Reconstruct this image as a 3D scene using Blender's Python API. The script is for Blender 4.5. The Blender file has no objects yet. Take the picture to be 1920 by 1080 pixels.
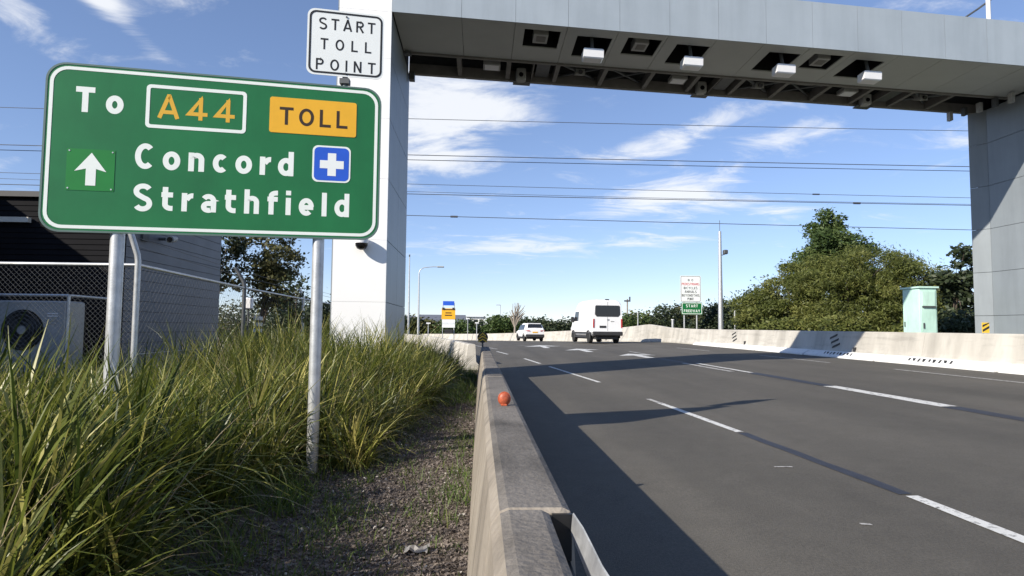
import bpy, math, random
import numpy as np
from mathutils import Vector, Matrix
random.seed(7); rng = np.random.default_rng(11)
sc = bpy.context.scene
COL = sc.collection

# ------------------------------------------------------------------ camera
cam_d = bpy.data.cameras.new('camera'); cam = bpy.data.objects.new('camera', cam_d); COL.objects.link(cam)
cam_d.sensor_width = 36.0; cam_d.lens = 1217.0/1920*36; cam_d.clip_start = .05; cam_d.clip_end = 6000
cam.matrix_world = Matrix(((0.998748, -0.01246, -0.048451, 0), (-0.049144, -0.063068, -0.996799, 0), (0.009365, 0.997931, -0.063601, 1.3), (0, 0, 0, 1)))
sc.camera = cam

# ------------------------------------------------------------------ sun, sky, exposure
SX, SK = 1.42, 1.03                        # metres a shadow runs in +X and +Y for each metre of height
sun_dir = Vector((-SX, -SK, 1.0)).normalized()
sun_d = bpy.data.lights.new('sun', 'SUN'); sun_d.energy = 5.0; sun_d.angle = math.radians(.5); sun_d.color = (1.0, .92, .79)
sun = bpy.data.objects.new('sun', sun_d); COL.objects.link(sun)
sun.rotation_euler = sun_dir.to_track_quat('Z', 'Y').to_euler(); sun.location = (-40, -20, 30)
W = bpy.data.worlds.new('World'); sc.world = W; W.use_nodes = True
sc.view_settings.view_transform = 'Standard'; sc.view_settings.look = 'None'
sc.view_settings.exposure = 0.5; sc.view_settings.gamma = 1.0; sc.view_settings.use_curve_mapping = False

def build_world():
    nt = W.node_tree; N = nt.nodes; L = nt.links; N.clear()
    out = N.new('ShaderNodeOutputWorld'); bg = N.new('ShaderNodeBackground'); bg.inputs[1].default_value = 0.130
    L.new(bg.outputs[0], out.inputs[0])
    sky = N.new('ShaderNodeTexSky'); sky.sky_type = 'NISHITA'; sky.sun_disc = False
    sky.sun_elevation = math.asin(sun_dir.z); sky.sun_rotation = math.atan2(sun_dir.x, sun_dir.y)
    sky.air_density = 1.0; sky.dust_density = 0.0; sky.ozone_density = 4.0; sky.altitude = 1500
    tc = N.new('ShaderNodeTexCoord'); D = tc.outputs['Generated']
    def m(op, a, b=None, c=None, clamp=False):
        n = N.new('ShaderNodeMath'); n.operation = op; n.use_clamp = clamp
        for i, v in enumerate((a, b, c)):
            if v is None: continue
            if isinstance(v, (int, float)): n.inputs[i].default_value = v
            else: L.new(v, n.inputs[i])
        return n.outputs[0]
    sep = N.new('ShaderNodeSeparateXYZ'); L.new(D, sep.inputs[0])
    zz = m('ADD', m('MAXIMUM', sep.outputs[2], 0.0), 0.09)
    comb = N.new('ShaderNodeCombineXYZ'); L.new(m('DIVIDE', sep.outputs[0], zz), comb.inputs[0]); L.new(m('DIVIDE', sep.outputs[1], zz), comb.inputs[1])
    def noise(scale, rot, sc3, detail, rough, dist, loc=(0, 0, 0)):
        mp = N.new('ShaderNodeMapping'); mp.inputs['Location'].default_value = loc
        mp.inputs['Rotation'].default_value = (0, 0, math.radians(rot)); mp.inputs['Scale'].default_value = sc3
        L.new(comb.outputs[0], mp.inputs[0])
        n = N.new('ShaderNodeTexNoise'); n.inputs['Scale'].default_value = scale; n.inputs['Detail'].default_value = detail
        n.inputs['Roughness'].default_value = rough; n.inputs['Distortion'].default_value = dist
        L.new(mp.outputs[0], n.inputs[0]); return n.outputs[0]
    fine = noise(2.3, 24, (1.0, 1.45, 1), 13, .64, .55, (3.1, 1.7, 0))
    broad = noise(.42, 15, (1.0, 1.3, 1), 3, .5, .2, (5.3, 2.2, 0))
    # cloud banks: where in the sky (as directions) the thicker drifts of cirrus lie
    def bank(az, el, wa, we, tilt, amp):
        az, el = math.radians(az), math.radians(el)
        c = Vector((math.sin(az)*math.cos(el), math.cos(az)*math.cos(el), math.sin(el)))
        e1 = Vector((math.cos(az), -math.sin(az), 0)); e2 = c.cross(e1)*-1
        if e2.z < 0: e2 = -e2
        t = math.radians(tilt); f1 = e1*math.cos(t)+e2*math.sin(t); f2 = -e1*math.sin(t)+e2*math.cos(t)
        def dot(v, k):
            n = N.new('ShaderNodeVectorMath'); n.operation = 'DOT_PRODUCT'; n.inputs[1].default_value = v
            L.new(D, n.inputs[0]); return m('DIVIDE', m('SUBTRACT', n.outputs['Value'], v.dot(c)), k)
        a = dot(f1, math.radians(wa)); b = dot(f2, math.radians(we))
        q = m('ADD', m('MULTIPLY', a, a), m('MULTIPLY', b, b))
        return m('MULTIPLY', m('MULTIPLY', m('EXPONENT', m('MULTIPLY', q, -1.0)), amp), m('GREATER_THAN', dot(c, 1.0), -.5))
    total = None
    for b in BANKS:
        o = bank(*b); total = o if total is None else m('ADD', total, o)
    cov = m('ADD', m('MULTIPLY', m('SUBTRACT', broad, .5), .45), total)
    dens = m('ADD', m('MULTIPLY', m('SUBTRACT', fine, .57), 1.55), m('MULTIPLY', cov, .62))
    fac = N.new('ShaderNodeMapRange'); fac.interpolation_type = 'SMOOTHSTEP'
    fac.inputs[1].default_value = 0.0; fac.inputs[2].default_value = .52; fac.inputs[3].default_value = 0; fac.inputs[4].default_value = .86
    L.new(dens, fac.inputs[0])
    fade = m('MULTIPLY', fac.outputs[0], m('MULTIPLY', m('SUBTRACT', sep.outputs[2], .03), 9.0, clamp=True))
    mix = N.new('ShaderNodeMix'); mix.data_type = 'RGBA'
    L.new(fade, mix.inputs[0]); tn = N.new('ShaderNodeVectorMath'); tn.operation = 'MULTIPLY'; tn.inputs[1].default_value = (1.19, 1.16, 1.29)
    gm = N.new('ShaderNodeGamma'); gm.inputs[1].default_value = .78; L.new(sky.outputs[0], gm.inputs[0]); L.new(gm.outputs[0], tn.inputs[0])
    L.new(tn.outputs[0], mix.inputs[6]); mix.inputs[7].default_value = (5.5, 5.6, 5.75, 1)
    L.new(mix.outputs[2], bg.inputs[0])
# azimuth from +Y (deg, + to the right), elevation, half widths, tilt, amount
BANKS = [(-5, 19.5, 7, 4.5, 8, .95), (3.5, 18.5, 4.5, 1.4, -6, .55), (-4.5, 14.5, 5, 2.2, 20, .5), (20, 17.2, 10, 1.1, 14, .6),
         (16.5, 12.0, 5.5, 2.4, 8, .65), (24, 10.2, 5, 1.0, -14, .55), (27, 16.0, 7, 1.0, 12, .45), (12, 15.4, 4, .9, 6, .35), (11, 10.4, 4, .9, 8, .35), (2.5, 7.3, 6.0, .85, 0, .9), (15, 7.6, 6.5, .7, 3, .6), (-38, 22.5, 7, 1.2, -26, .55),
         (-44, 13.2, 7, 1.8, -16, .9), (-31, 23.5, 5, .9, -34, .75), (-40.5, 16.5, 4, 1.0, -12, .5), (-43, 23, 5, 2.2, -20, .45), (-22, 26, 5, 1.2, 10, .35), (45, 15, 8, 2, 10, .5), (-75, 18, 14, 4, 10, .6), (90, 16, 16, 4, 0, .6), (170, 20, 22, 5, 0, .6), (-130, 24, 20, 4, 0, .4), (130, 30, 20, 5, 0, .5)]
build_world()

# ------------------------------------------------------------------ materials
MATS = {}
def mat(name, col, rough=.6, var=.12, scale=6.0, bump=0.0, bscale=40.0, metal=0.0, col2=None, spec=None, detail=5, streak=None, speck=None):
    if name in MATS: return MATS[name]
    M = bpy.data.materials.new(name); M.use_nodes = True; nt = M.node_tree; N = nt.nodes; L = nt.links
    b = N['Principled BSDF']; b.inputs['Roughness'].default_value = rough; b.inputs['Metallic'].default_value = metal
    if spec is not None: b.inputs['Specular IOR Level'].default_value = spec
    tc = N.new('ShaderNodeTexCoord')
    n = N.new('ShaderNodeTexNoise'); n.inputs['Scale'].default_value = scale; n.inputs['Detail'].default_value = detail; n.inputs['Roughness'].default_value = .6
    if streak:
        mp = N.new('ShaderNodeMapping'); mp.inputs['Scale'].default_value = streak; L.new(tc.outputs['Object'], mp.inputs[0]); L.new(mp.outputs[0], n.inputs[0])
    else: L.new(tc.outputs['Object'], n.inputs[0])
    r = N.new('ShaderNodeValToRGB'); r.color_ramp.elements[0].position = .3; r.color_ramp.elements[1].position = .7
    c1 = [c*(1-var) for c in col]; c2 = list(col2) if col2 else [min(1, c*(1+var)) for c in col]
    r.color_ramp.elements[0].color = (*c1, 1); r.color_ramp.elements[1].color = (*c2, 1)
    L.new(n.outputs[0], r.inputs[0]); last = r.outputs[0]
    if speck:
        n3 = N.new('ShaderNodeTexNoise'); n3.inputs['Scale'].default_value = speck[0]; n3.inputs['Detail'].default_value = 2; L.new(tc.outputs['Object'], n3.inputs[0])
        r3 = N.new('ShaderNodeMapRange'); r3.inputs[1].default_value = .35; r3.inputs[2].default_value = .65; r3.inputs[3].default_value = 1-speck[1]; r3.inputs[4].default_value = 1+speck[1]
        L.new(n3.outputs[0], r3.inputs[0])
        mx = N.new('ShaderNodeVectorMath'); mx.operation = 'SCALE'; L.new(last, mx.inputs[0]); L.new(r3.outputs[0], mx.inputs['Scale']); last = mx.outputs[0]
    L.new(last, b.inputs['Base Color'])
    if bump:
        n2 = N.new('ShaderNodeTexNoise'); n2.inputs['Scale'].default_value = bscale; n2.inputs['Detail'].default_value = 4; L.new(tc.outputs['Object'], n2.inputs[0])
        bp = N.new('ShaderNodeBump'); bp.inputs['Strength'].default_value = bump; bp.inputs['Distance'].default_value = .02
        L.new(n2.outputs[0], bp.inputs['Height']); L.new(bp.outputs[0], b.inputs['Normal'])
    MATS[name] = M; return M
def foliage(name, c1, c2, c3, trans=.3, scale=1.2, rough=.55):
    """leaf colour by a per-leaf 'tint' attribute, plus slow change through the plant"""
    M = bpy.data.materials.new(name); M.use_nodes = True; nt = M.node_tree; N = nt.nodes; L = nt.links
    b = N['Principled BSDF']; b.inputs['Roughness'].default_value = rough; b.inputs['Specular IOR Level'].default_value = .35
    at = N.new('ShaderNodeAttribute'); at.attribute_name = 'tint'
    tc = N.new('ShaderNodeTexCoord'); n = N.new('ShaderNodeTexNoise'); n.inputs['Scale'].default_value = scale; n.inputs['Detail'].default_value = 3
    L.new(tc.outputs['Object'], n.inputs[0])
    a = N.new('ShaderNodeMath'); a.operation = 'MULTIPLY_ADD'; L.new(n.outputs[0], a.inputs[0]); a.inputs[1].default_value = .7; a.inputs[2].default_value = -.35
    s = N.new('ShaderNodeMath'); s.operation = 'ADD'; L.new(a.outputs[0], s.inputs[0]); L.new(at.outputs['Fac'], s.inputs[1])
    r = N.new('ShaderNodeValToRGB'); e = r.color_ramp.elements; e[0].position = .08; e[0].color = (*c1, 1); e[1].position = .98; e[1].color = (*c3, 1)
    k = e.new(.55); k.color = (*c2, 1)
    L.new(s.outputs[0], r.inputs[0]); L.new(r.outputs[0], b.inputs['Base Color'])
    t = N.new('ShaderNodeBsdfTranslucent'); L.new(r.outputs[0], t.inputs[0])
    mx = N.new('ShaderNodeMixShader'); mx.inputs[0].default_value = trans; L.new(b.outputs[0], mx.inputs[1]); L.new(t.outputs[0], mx.inputs[2])
    L.new(mx.outputs[0], N['Material Output'].inputs[0]); MATS[name] = M; return M
mat('asphalt', (.089, .081, .067), .85, .10, .35, .4, 160, col2=(.101, .092, .077), speck=(70, .16))
def asphalt_tracks():
    M = MATS['asphalt']; nt = M.node_tree; N = nt.nodes; L = nt.links; b = N['Principled BSDF']; src = b.inputs['Base Color'].links[0].from_socket
    tc = N.new('ShaderNodeTexCoord'); last = src
    for scale3, sc_, lo, hi, det in (((1.0, .045, 1), 1.15, .80, 1.14, 3), ((1, .35, 1), .55, .88, 1.11, 6), ((1, 1, 1), 5.5, .93, 1.06, 8)):
        mp = N.new('ShaderNodeMapping'); mp.inputs['Scale'].default_value = scale3; L.new(tc.outputs['Object'], mp.inputs[0])
        n = N.new('ShaderNodeTexNoise'); n.inputs['Scale'].default_value = sc_; n.inputs['Detail'].default_value = det; L.new(mp.outputs[0], n.inputs[0])
        mr = N.new('ShaderNodeMapRange'); mr.inputs[1].default_value = .32; mr.inputs[2].default_value = .68; mr.inputs[3].default_value = lo; mr.inputs[4].default_value = hi; L.new(n.outputs[0], mr.inputs[0])
        vm = N.new('ShaderNodeVectorMath'); vm.operation = 'SCALE'; L.new(last, vm.inputs[0]); L.new(mr.outputs[0], vm.inputs['Scale']); last = vm.outputs[0]
    L.new(last, b.inputs['Base Color'])
asphalt_tracks()
mat('tar', (.028, .03, .04), .6, .2, 5, .2, 90)
def marking_material(name, col, wear):
    """road paint worn through to the asphalt in small chips"""
    M = mat(name, col, .7, .08, 7, .2, 120); nt = M.node_tree; N = nt.nodes; L = nt.links; b = N['Principled BSDF']
    src = b.inputs['Base Color'].links[0].from_socket
    tc = N.new('ShaderNodeTexCoord'); n = N.new('ShaderNodeTexNoise'); n.inputs['Scale'].default_value = 14; n.inputs['Detail'].default_value = 7; n.inputs['Roughness'].default_value = .75
    L.new(tc.outputs['Object'], n.inputs[0])
    mr = N.new('ShaderNodeMapRange'); mr.inputs[1].default_value = wear-.05; mr.inputs[2].default_value = wear+.06; L.new(n.outputs[0], mr.inputs[0])
    mx = N.new('ShaderNodeMix'); mx.data_type = 'RGBA'; L.new(mr.outputs[0], mx.inputs[0]); L.new(src, mx.inputs[6]); mx.inputs[7].default_value = (.13, .125, .118, 1)
    L.new(mx.outputs[2], b.inputs['Base Color'])
marking_material('road_paint', (.62, .62, .60), .57)
marking_material('worn_paint', (.45, .44, .42), .53)
mat('concrete', (.25, .215, .175), .85, .14, 1.6, .35, 55, col2=(.34, .30, .25), speck=(28, .07), detail=8, streak=(1, 1, .4))
mat('weathered_top', (.125, .112, .098), .9, .2, 2.4, .4, 55, col2=(.19, .172, .152), speck=(34, .10), detail=9)
mat('pale_concrete', (.455, .43, .385), .85, .14, .8, .25, 40, col2=(.55, .525, .475), streak=(1, 1.6, .35), detail=8)
mat('white_block', (.78, .78, .77), .7, .08, 3, .15, 40)
mat('black_paint', (.02, .02, .02), .6, .1)
mat('yellow_paint', (.75, .48, .04), .5, .08)
mat('verge_soil', (.10, .075, .058), .95, .3, 9, .8, 60, col2=(.17, .135, .105), speck=(60, .3))
mat('ground_far', (.11, .115, .06), .95, .25, .3, .2, 5)
mat('chip', (.095, .075, .062), .9, .5, 21, col2=(.27, .225, .195), detail=2)
mat('stone', (.45, .42, .38), .85, .3, 30)
mat('galvanised', (.50, .51, .52), .42, .14, 9, .05, 60, metal=.55, col2=(.62, .63, .64), detail=7)
mat('dark_steel', (.09, .095, .10), .5, .2, 8, metal=.3)
mat('sign_green', (.011, .152, .044), .38, .10, 2.2)
mat('sign_green_patch', (.012, .19, .03), .38, .06, 4)
mat('sign_white', (.80, .84, .80), .38, .02, 3)
mat('sign_board_white', (.80, .83, .82), .4, .02, 3)
mat('sign_edge', (.10, .16, .145), .5, .1)
mat('sign_yellow', (.80, .42, .022), .4, .05, 6)
mat('sign_text_gold', (.70, .40, .035), .4, .03, 6)
mat('sign_text_brown', (.035, .018, .008), .5, .05)
mat('sign_blue', (.02, .10, .58), .4, .05, 6)
mat('sign_red', (.55, .04, .05), .5, .05)
mat('sign_black', (.015, .015, .016), .5, .1)
mat('panel_grey', (.235, .262, .285), .45, .05, .8, .03, 3, metal=.1, col2=(.255, .285, .31))
mat('fascia_grey_lit', (.355, .405, .45), .4, .05, .8, .03, 3, metal=.1, col2=(.385, .435, .48))  # panel grey lightened to paint in the stronger light on the fascia
mat('panel_white', (.88, .88, .88), .5, .02, 1)
mat('soffit_grey', (.43, .44, .425), .5, .06, .8)
mat('joint_dark', (.06, .065, .07), .8, .1)
mat('frame_brown', (.165, .155, .145), .6, .15, 4)
mat('device_white', (.78, .78, .80), .4, .03)
mat('device_grey', (.34, .34, .33), .5, .1)
mat('black_plastic', (.012, .012, .013), .4, .1)
mat('lens_glass', (.01, .01, .012), .08, .1)
mat('clad_black_shade', (.008, .008, .010), .85, .2, 3, spec=.15)  # black cladding, colour deepened to stand in for shade on the front wall
mat('clad_grey', (.125, .135, .16), .55, .12, 2)
mat('roof_dark', (.05, .05, .055), .6, .1)
mat('ac_grey', (.36, .37, .375), .5, .06)
mat('van_white', (.84, .84, .85), .25, .015, 2)
mat('tyre', (.018, .018, .018), .85, .1, 20)
mat('rim', (.45, .45, .46), .35, .05, metal=.6)
mat('window_dark', (.018, .02, .025), .07, .1)
mat('red_lamp', (.42, .018, .018), .2, .1)
mat('plastic_dark', (.03, .03, .032), .6, .1)
mat('mint', (.46, .68, .60), .5, .06, 2, col2=(.52, .74, .66))
mat('orange', (.40, .085, .035), .5, .3, 45)
mat('bark', (.09, .07, .055), .9, .3, 8, .5, 30, streak=(3, 3, .5))
mat('pale_bark', (.28, .24, .20), .9, .3, 8, .4, 30, streak=(3, 3, .5))
mat('mesh_wire', (.16, .165, .17), .6, .2, 9, metal=.3)
mat('wire', (.06, .065, .08), .6, .1)
mat('wall_cream', (.60, .57, .50), .8, .06)
mat('wall_white', (.80, .80, .78), .8, .04)
mat('roof_slate', (.13, .14, .17), .7, .1)
mat('flap_metal', (.42, .43, .45), .4, .2, 12, metal=.5, col2=(.6, .61, .62))
mat('litter', (.24, .23, .22), .7, .1)
mat('rope', (.55, .5, .45), .8, .1)
def stains(name, scale3, sc_, lo, p0, p1):
    """darker weather stains and scuffs with shapes of their own"""
    M = MATS[name]; nt = M.node_tree; N = nt.nodes; L = nt.links; b = N['Principled BSDF']; src = b.inputs['Base Color'].links[0].from_socket
    tc = N.new('ShaderNodeTexCoord'); mp = N.new('ShaderNodeMapping'); mp.inputs['Scale'].default_value = scale3; L.new(tc.outputs['Object'], mp.inputs[0])
    n = N.new('ShaderNodeTexNoise'); n.inputs['Scale'].default_value = sc_; n.inputs['Detail'].default_value = 9; n.inputs['Roughness'].default_value = .65; L.new(mp.outputs[0], n.inputs[0])
    mr = N.new('ShaderNodeMapRange'); mr.inputs[1].default_value = p0; mr.inputs[2].default_value = p1; mr.inputs[3].default_value = 1; mr.inputs[4].default_value = lo; L.new(n.outputs[0], mr.inputs[0])
    vm = N.new('ShaderNodeVectorMath'); vm.operation = 'SCALE'; L.new(src, vm.inputs[0]); L.new(mr.outputs[0], vm.inputs['Scale']); L.new(vm.outputs[0], b.inputs['Base Color'])
stains('weathered_top', (1.6, .55, 1), 3.2, .55, .50, .68)
stains('concrete', (1, 1.4, .35), 3.0, .62, .48, .66)
stains('pale_concrete', (1, .9, .22), 1.6, .80, .46, .66)
stains('pale_concrete', (1, .25, 2.5), 2.2, .84, .52, .62)
stains('panel_grey', (1, 1, .12), 2.5, .90, .45, .65)
stains('fascia_grey_lit', (1.2, 1, .10), 2.2, .92, .45, .65)
stains('white_block', (1, 1, 1), 3.0, .82, .5, .66)
stains('van_white', (1, 1, 1), 2.0, .93, .5, .66)
stains('sign_green', (1.3, 1.3, .35), 3.0, .90, .45, .68)
stains('mint', (2, 2, .4), 3.0, .85, .48, .66)
foliage('lomandra', (.036, .058, .010), (.150, .172, .028), (.50, .44, .14), .3, 1.3, .40)
foliage('dead_blade', (.17, .13, .075), (.27, .22, .13), (.40, .34, .23), .15, 2)
foliage('weed', (.05, .09, .015), (.10, .16, .03), (.20, .22, .06), .3, 3)
foliage('olive_leaf', (.050, .068, .018), (.130, .152, .038), (.235, .235, .070), .35, .6)
foliage('green_leaf', (.030, .056, .017), (.075, .118, .034), (.14, .175, .055), .3, .6)
foliage('dark_leaf', (.016, .028, .014), (.038, .055, .025), (.08, .095, .045), .2, .6)
foliage('brown_leaf', (.038, .042, .015), (.092, .094, .034), (.18, .155, .06), .25, .8)

# ------------------------------------------------------------------ mesh helpers
class MB:
    def __init__(s): s.v = []; s.f = []; s.sm = []
    def add(s, vs, fs, smooth=False):
        o = len(s.v); s.v += [tuple(v) for v in vs]; s.f += [tuple(i+o for i in f) for f in fs]; s.sm += [smooth]*len(fs); return s
    def hexa(s, p):      # 8 points: bottom 4 ccw, top 4 ccw
        return s.add(p, [(3, 2, 1, 0), (4, 5, 6, 7), (0, 1, 5, 4), (1, 2, 6, 5), (2, 3, 7, 6), (3, 0, 4, 7)])
    def box(s, x0, x1, y0, y1, z0, z1):
        return s.hexa([(x0, y0, z0), (x1, y0, z0), (x1, y1, z0), (x0, y1, z0), (x0, y0, z1), (x1, y0, z1), (x1, y1, z1), (x0, y1, z1)])
    def bevbox(s, x0, x1, y0, y1, z0, z1, b):
        # box with all vertical and top edges chamfered
        def ring(i, z): return [(x0+i+b, y0+i, z), (x1-i-b, y0+i, z), (x1-i, y0+i+b, z), (x1-i, y1-i-b, z), (x1-i-b, y1-i, z), (x0+i+b, y1-i, z), (x0+i, y1-i-b, z), (x0+i, y0+i+b, z)]
        return s.rings([ring(b, z0), ring(0, z0+b), ring(0, z1-b), ring(b, z1)])
    def rings(s, rs, caps=True, smooth=False, closed=True):
        n = len(rs[0]); vs = [p for r in rs for p in r]; fs = []
        for i in range(len(rs)-1):
            for j in range(n if closed else n-1):
                k = (j+1) % n; fs.append((i*n+j, i*n+k, (i+1)*n+k, (i+1)*n+j))
        s.add(vs, fs, smooth)
        if caps: s.add(rs[0], [tuple(range(n-1, -1, -1))]); s.add(rs[-1], [tuple(range(n))])
        return s
    def tube(s, pts, r, n=8, smooth=True, caps=True):
        pts = [Vector(p) for p in pts]; rr = r if isinstance(r, (list, tuple)) else [r]*len(pts); rs = []
        ref = None
        for i, p in enumerate(pts):
            t = (pts[min(i+1, len(pts)-1)]-pts[max(i-1, 0)]).normalized()
            if ref is None: ref = Vector((0, 0, 1)) if abs(t.z) < .9 else Vector((1, 0, 0))
            a = t.cross(ref).normalized(); b = a.cross(t); ref = b
            rs.append([tuple(p+(a*math.cos(2*math.pi*k/n)+b*math.sin(2*math.pi*k/n))*rr[i]) for k in range(n)])
        return s.rings(rs, caps, smooth)
    def prism(s, poly, y0, y1, axis='y', taper=None):
        """poly of (a,b) extruded; axis y: (x,z) along y ; axis z: (x,y) along z ; axis x: (y,z) along x"""
        f = {'y': lambda a, b, t: (a, t, b), 'z': lambda a, b, t: (a, b, t), 'x': lambda a, b, t: (t, a, b)}[axis]
        return s.rings([[f(a, b, y0) for a, b in poly], [f(a, b, y1) for a, b in poly]])
    def tf(s, M): s.v = [tuple(M @ Vector(v)) for v in s.v]; return s
    def mesh(s, name):
        me = bpy.data.meshes.new(name); me.from_pydata(s.v, [], s.f); me.polygons.foreach_set('use_smooth', s.sm); me.update()
        import bmesh
        bm = bmesh.new(); bm.from_mesh(me); bmesh.ops.recalc_face_normals(bm, faces=bm.faces); bm.to_mesh(me); bm.free()
        return me
def base_of(parent):
    return parent.matrix_world.inverted() if parent else Matrix.Identity(4)
ROOTM = {}
def obj(name, mb, material, parent=None, kind=None, label=None, local=False):
    me = mb if isinstance(mb, bpy.types.Mesh) else mb.mesh(name)
    o = bpy.data.objects.new(name, me); COL.objects.link(o)
    if material and not me.materials: me.materials.append(MATS[material])
    if parent:
        o.parent = parent
        if not local: o.matrix_parent_inverse = ROOTM.get(parent.name, Matrix.Identity(4))
    ROOTM[o.name] = Matrix.Identity(4) if not parent or local else Matrix.Identity(4)
    if kind: o['kind'] = kind
    if label: o['label'] = label
    return o
def tag(o, label, cat, group=None):
    o['label'] = label; o['category'] = cat
    if group: o['group'] = group
    return o
def thing(name, label, cat, loc=(0, 0, 0), group=None, rz=0.0):
    """Empty at the thing's base; parts given in world coordinates are kept where they are"""
    o = bpy.data.objects.new(name, None); COL.objects.link(o); o.empty_display_size = .2
    o.location = loc; o.rotation_euler = (0, 0, rz)
    ROOTM[o.name] = (Matrix.Translation(loc) @ Matrix.Rotation(rz, 4, 'Z')).inverted()
    return tag(o, label, cat, group)
def quads_mesh(name, V, material, tint=None, nper=4, smooth=False):
    """V: (n, nper, 3) separate polygons; tint one value per polygon"""
    n = V.shape[0]; me = bpy.data.meshes.new(name)
    me.vertices.add(n*nper); me.vertices.foreach_set('co', V.reshape(-1).astype(np.float32))
    me.loops.add(n*nper); me.loops.foreach_set('vertex_index', np.arange(n*nper, dtype=np.int32))
    me.polygons.add(n); me.polygons.foreach_set('loop_start', np.arange(0, n*nper, nper, dtype=np.int32)); me.polygons.foreach_set('loop_total', np.full(n, nper, dtype=np.int32))
    me.update(calc_edges=True)
    if tint is not None:
        a = me.attributes.new('tint', 'FLOAT', 'FACE'); a.data.foreach_set('value', tint.astype(np.float32))
    me.materials.append(MATS[material]); return me
def ribbons_mesh(name, P, Wd, material, tint):
    """P: (n, k, 3) spines, Wd: (n, k, 3) half-width vectors -> ribbons"""
    n, k, _ = P.shape; V = np.stack([P-Wd, P+Wd], axis=2).reshape(n, k*2, 3)
    me = bpy.data.meshes.new(name); me.vertices.add(n*k*2); me.vertices.foreach_set('co', V.reshape(-1).astype(np.float32))
    base = (np.arange(n)*k*2)[:, None, None]; seg = (np.arange(k-1)*2)[None, :, None]; q = np.array([0, 1, 3, 2])[None, None, :]
    idx = (base+seg+q).reshape(-1).astype(np.int32); nf = n*(k-1)
    me.loops.add(nf*4); me.loops.foreach_set('vertex_index', idx)
    me.polygons.add(nf); me.polygons.foreach_set('loop_start', np.arange(0, nf*4, 4, dtype=np.int32)); me.polygons.foreach_set('loop_total', np.full(nf, 4, dtype=np.int32))
    me.polygons.foreach_set('use_smooth', np.ones(nf, dtype=bool)); me.update(calc_edges=True)
    a = me.attributes.new('tint', 'FLOAT', 'FACE'); a.data.foreach_set('value', np.repeat(tint, k-1).astype(np.float32))
    me.materials.append(MATS[material]); return me
def interp(x, pts):
    return float(np.interp(x, [p[0] for p in pts], [p[1] for p in pts]))

# ------------------------------------------------------------------ ground and road
LEFT = [(-30, .30), (18, .30), (19, .2), (21, .0), (27, -.75), (36, -2.05), (47, -3.8), (60, -6.8), (75, -12), (92, -20), (110, -32)]
RIGHT = [(-30, 12.45), (45, 12.55), (52, 12.1), (60, 10.4), (68, 7.9), (76, 4.4), (84, 0.0), (92, -6.0), (100, -14), (110, -26)]
BASE = [(-30, .0), (0, .05), (42, .239), (52, .235), (60, .17), (68, .06), (76, -.06), (84, -.16), (92, -.25), (110, -.45)]
CF = [(-30, .0235), (42, .0235), (60, .006), (110, .0)]
def rz(x, y): return interp(y, BASE)+interp(y, CF)*x
YS = list(np.arange(-14, 20, 2.0))+list(np.arange(20, 111, 1.5))
def strip_mesh(fl, fr, ys, ncol, zf, dz=0.0):
    mb = MB(); vs = []; fs = []
    for y in ys:
        a, b = fl(y), fr(y)
        for j in range(ncol+1):
            x = a+(b-a)*j/ncol; vs.append((x, y, zf(x, y)+dz))
    n = ncol+1
    for i in range(len(ys)-1):
        for j in range(ncol): fs.append((i*n+j, i*n+j+1, (i+1)*n+j+1, (i+1)*n+j))
    return mb.add(vs, fs, True)
def fl(y): return interp(y, LEFT)-.08
def fr(y): return interp(y, RIGHT)+.1
g = obj('ground', MB().add([(-3000, -3000, -.75), (3000, -3000, -.75), (3000, 3000, -.75), (-3000, 3000, -.75)], [(0, 1, 2, 3)]), 'ground_far', kind='structure')
road = obj('road', strip_mesh(fl, fr, YS, 8, rz), 'asphalt', kind='structure')
def vz(x, y):   # verge height, left of the barrier
    return -.01+.16*min(1, max(0, (-x-1.3)/3))+.02*math.sin(x*2.1+y*1.3)+.015*math.sin(y*2.9)
def vleft(y): return -40.0
def vright(y): return interp(y, LEFT)-.06
mbv = MB(); xs_t = [0, .02, .05, .1, .2, .3, .45, .6, .9, 1.2, 1.6, 2, 2.6, 3.2, 4, 5, 7, 10, 15, 25, 60]
vs = []; fs = []; vy = list(np.arange(-8, 24, .4))+list(np.arange(24, 111, 3.0))
for y in vy:
    x0 = vright(y)
    for t in xs_t: vs.append((x0-t, y, vz(x0-t, y)+(interp(y, BASE)-.05 if y > 60 else 0)*min(1, (y-60)/20) if y > 60 else vz(x0-t, y)))
n = len(xs_t)
for i in range(len(vy)-1):
    for j in range(n-1): fs.append((i*n+j, i*n+j+1, (i+1)*n+j+1, (i+1)*n+j))
obj('verge', mbv.add(vs, fs, True), 'verge_soil', kind='structure')
obj('bank', strip_mesh(lambda y: interp(y, RIGHT)+.3, lambda y: interp(y, RIGHT)+70, YS, 6, lambda x, y: interp(y, BASE)+.25), 'ground_far', kind='structure')

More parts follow.
